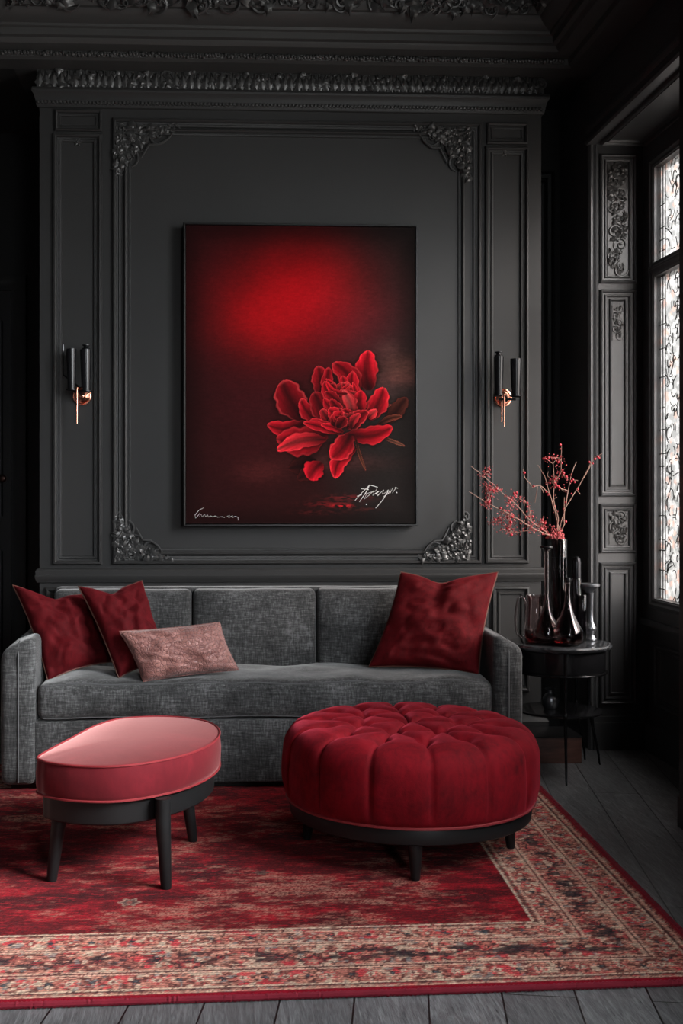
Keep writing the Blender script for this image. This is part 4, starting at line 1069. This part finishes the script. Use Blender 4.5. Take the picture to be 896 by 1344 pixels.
# branches
mouth = cv_+Vector((0,0,hv))
BY = mouth.y
def pxb(L, y0=0.0, y1=0.0):
    n = len(L); return [atY(x, y, BY+y0+(y1-y0)*i/(n-1)) for i, (x, y) in enumerate(L)]
z3 = lambda x, y: (600+x/3.896, 560+y/3.896)
branches = [
 ('vase branch with few berries and a forked tip, reaching furthest right', [(530,560),(545,500),(545,430),(590,350),(640,270),(680,200),(700,155),(738,152)], [[(700,155),(722,140)],[(545,470),(550,360)],[(640,270),(655,215),(668,180)],[(610,320),(625,345)]], (.0,-.05), 9, .0),
 ('straight vase branch with few berries between the tallest and the rightmost one', [(525,560),(548,430),(565,330),(580,250),(608,180)], [[(565,330),(520,310),(490,285)],[(580,270),(625,275)]], (.02,.05), 8, .0),
 ('tallest vase branch, thick with red berries, with a thin pointed tip', [(520,560),(515,470),(490,370),(495,290),(530,230),(532,100)], [[(495,290),(480,190),(440,160)],[(530,230),(560,270)],[(490,290),(460,250)],[(500,240),(470,290)],[(505,300),(540,330)],[(530,190),(520,160),(470,160)]], (0,-.02), 26, .3),
 ('bare curved twig leaning left of the tallest branch', [(510,560),(500,440),(470,340),(420,300),(385,310),(345,260),(335,215)], [[(470,340),(440,250),(412,195)],[(420,300),(432,340)],[(400,310),(396,390)]], (.03,-.03), 6, .0),
 ('upper of the two long drooping vase branches reaching left, full of pink blossom', [(515,570),(440,530),(380,490),(300,400),(210,320),(130,250),(68,200)], [[(380,490),(350,400),(290,350)],[(440,530),(430,480)],[(210,320),(150,320),(120,300)],[(130,250),(135,220)],[(250,360),(245,395)]], (0,-.12), 26, 1.0),
 ('lower of the two long drooping vase branches reaching left', [(510,575),(440,545),(370,510),(290,460),(190,410),(130,375),(60,332)], [[(370,510),(290,540),(210,520)],[(290,460),(220,440),(190,480),(165,485)],[(130,375),(120,395)],[(220,440),(250,545)],[(130,375),(140,330)]], (-.01,-.16), 22, 1.0)]
R = random.Random(21)
bmesh_b = MB(); bmesh_b.ball((0,0,0), .0060, 10); 
berry_me = None
for bi, (desc, main, subs, (ya, yb), nb, bloss) in enumerate(branches):
    pts = pxb([z3(*p) for p in main], ya*0, yb)
    off = Vector((R.uniform(-.016,.016), R.uniform(-.014,.014), 0))
    start = cv_+Vector((off.x*.6, off.y*.6, .03)); rim = cv_+Vector((off.x*.9, off.y*.9, hv+.003))
    full = [start, (start+rim)/2, rim]+pts[1:]
    root = empty('berry_branch', start, desc, 'branch', 'berry branches in the tall vase')
    root.location = start; 
    b = MB(); n = len(full); dense = []
    jit = []
    for i in range(n-1):
        for k in range(3):
            t = k/3; j = Vector((R.uniform(-1,1), R.uniform(-1,1), R.uniform(-1,1)))*(.0018 if i > 1 else 0); dense.append(full[i].lerp(full[i+1], t)+j)
    dense.append(full[-1])
    b.tube(dense, [.0036*(1-.62*i/len(dense)) for i in range(len(dense))], 6)
    tips = [dense[-1]]; spots = dense[9:int(len(dense)*(.72 if bloss == 1.0 else 1))]
    for s in subs:
        q = pxb([z3(*p) for p in s]); base = min(dense, key=lambda v: (v.x-q[0].x)**2+(v.z-q[0].z)**2)
        q = [base]+[Vector((v.x, base.y+R.uniform(-.02,.02), v.z)) for v in q[1:]]
        dq = []
        for i in range(len(q)-1):
            for k in range(3): dq.append(q[i].lerp(q[i+1], k/3)+Vector((R.uniform(-1,1), 0, R.uniform(-1,1)))*.0015*(k > 0))
        dq.append(q[-1]); b.tube(dq, [.0022*(1-.5*i/len(dq)) for i in range(len(dq))], 5); spots += dq*2; tips.append(dq[-1])
    if bloss:
        for k in range(int(55*bloss)):
            p = R.choice(spots); q = p+Vector((R.uniform(-.02,.02), R.uniform(-.02,.02), R.uniform(-.025,.02))); b.tube([p, q], .0008, 4)
    b.build('stem', TWIG, root)
    for k in range(nb):
        p = R.choice(spots)+Vector((R.uniform(-.012,.012), R.uniform(-.012,.012), R.uniform(-.012,.012)))
        if berry_me is None:
            mb = MB(); mb.v = [tuple(Vector(v)+WLOC[root.name]) for v in bmesh_b.v]; mb.f = bmesh_b.f
            o = mb.build('berry', BERRY, root); berry_me = o.data
        else:
            o = bpy.data.objects.new('berry', berry_me); COL.objects.link(o); o.parent = root
        o.location = p-WLOC[root.name]; s = R.uniform(.7,1.15); o.scale = (s,s,s)
    if bloss or bi in (2,):
        b = MB()
        lows = [p for p in spots]
        for k in range(int(330*bloss)):
            p = R.choice(lows); q = p+Vector((R.gauss(0,.013), R.gauss(0,.013), R.gauss(0,.013)))
            if R.random() < .5: b.ball(q, R.uniform(.0018,.0038), 6)
            else:
                a = Vector((R.uniform(-1,1), R.uniform(-1,1), R.uniform(-1,1))).normalized(); leaf(b, q, a, a.orthogonal().normalized(), .009, .0035, .3, 1)
        # dense tuft where the stems leave the vase
        for k in range(60):
            q = rim+Vector((R.gauss(-.005,.018), R.gauss(0,.014), abs(R.gauss(0,.018))+.002)); b.ball(q, R.uniform(.003,.0055), 6)
        o = b.build('blossom', BLOSSOM, root); o['kind'] = 'stuff'

# low brown wooden box on the floor behind the table
p0 = atZ(697, 998, 0); 
b = MB(); b.rbox(1.395, atZ(758,998,0).x, -.30, -.06, .0, .125, .004, (1,1,1))
box = b.build('wooden_box', BROWN, None)
tag(box, 'low plain reddish brown wooden box on the floor behind the legs of the side table', 'box')
b = MB(); b.box(1.393, atZ(758,998,0).x+.002, -.302, -.058, .1252, .131); b.build('lid', BLACKWOOD, box, False)

# ---------------------------------------------------------------- daylight
w = bpy.data.worlds.new('overcast'); sc.world = w; w.use_nodes = True; nt = w.node_tree; n = nt.nodes; n.clear()
tc = n.new('ShaderNodeTexCoord'); sp = n.new('ShaderNodeSeparateXYZ'); rp = n.new('ShaderNodeValToRGB'); bg = n.new('ShaderNodeBackground'); ou = n.new('ShaderNodeOutputWorld')
nt.links.new(tc.outputs['Generated'], sp.inputs[0]); mr = n.new('ShaderNodeMapRange'); mr.inputs['From Min'].default_value = -1
nt.links.new(sp.outputs['Z'], mr.inputs['Value']); nt.links.new(mr.outputs[0], rp.inputs['Fac'])
e = rp.color_ramp.elements; e[0].position = .40; e[0].color = (.52,.50,.48,1); e[1].position = .58; e[1].color = (.90,.90,.915,1)
e2 = e.new(.5); e2.color = (.65,.645,.64,1)
dt = n.new('ShaderNodeVectorMath'); dt.operation = 'DOT_PRODUCT'; nt.links.new(tc.outputs['Generated'], dt.inputs[0]); dt.inputs[1].default_value = Vector((.62,-.70,.30)).normalized()
def wm(op, a, b_):
    q = n.new('ShaderNodeMath'); q.operation = op
    for i, x in enumerate((a, b_)):
        if hasattr(x, 'links'): nt.links.new(x, q.inputs[i])
        else: q.inputs[i].default_value = x
    return q.outputs[0]
lobe = wm('POWER', wm('MAXIMUM', dt.outputs['Value'], 0.0), 2.5)     # the sky is brightest round the veiled sun
nt.links.new(wm('ADD', wm('MULTIPLY', lobe, 46.0), 2.3), bg.inputs['Strength'])
nt.links.new(rp.outputs[0], bg.inputs['Color']); nt.links.new(bg.outputs[0], ou.inputs['Surface'])
def portal(y0, y1, z0, z1, x):
    l = bpy.data.lights.new('window_portal', 'AREA'); l.shape = 'RECTANGLE'; l.size = z1-z0; l.size_y = y1-y0; l.cycles.is_portal = True
    o = bpy.data.objects.new('window_portal', l); COL.objects.link(o); o.location = (x, (y0+y1)/2, (z0+z1)/2); o.rotation_euler = (0, PI/2, 0)
portal(W2E, W2Y, W2Z, 3.2, XR+.09); portal(GY0, GY1, GZ0, GZ1, XG+.06)
l = bpy.data.lights.new('window_portal', 'AREA'); l.shape = 'RECTANGLE'; l.size = WX1-WX0; l.size_y = WZ1-WZ0; l.cycles.is_portal = True  # portal for the added fill window behind the camera
o = bpy.data.objects.new('window_portal', l); COL.objects.link(o); o.location = ((WX0+WX1)/2, YF-.12, (WZ0+WZ1)/2); o.rotation_euler = (PI/2, 0, 0)
s = bpy.data.lights.new('hazy_sun', 'SUN'); s.energy = 16.0; s.angle = math.radians(24); s.color = (1,.97,.94)
so = bpy.data.objects.new('hazy_sun', s); COL.objects.link(so)
so.rotation_euler = Vector((1.0,-.5,.52)).to_track_quat('Z', 'Y').to_euler(); so.location = (6,-5,6)

# ---------------------------------------------------------------- camera
cam = bpy.data.cameras.new('camera'); co_ = bpy.data.objects.new('camera', cam); COL.objects.link(co_)
cam.sensor_width = 36; cam.sensor_fit = 'AUTO'; cam.lens = 36*F/1344
cam.shift_x = (448-CX)/1344; cam.shift_y = -(672-CY)/1344
co_.location = (0,-D,H); co_.rotation_euler = (PI/2, 0, -PHI); cam.clip_start = .05
sc.camera = co_
sc.view_settings.view_transform = 'Standard'; sc.view_settings.look = 'None'; sc.view_settings.exposure = -0.3; sc.view_settings.gamma = 1
sc.view_settings.use_curve_mapping = False
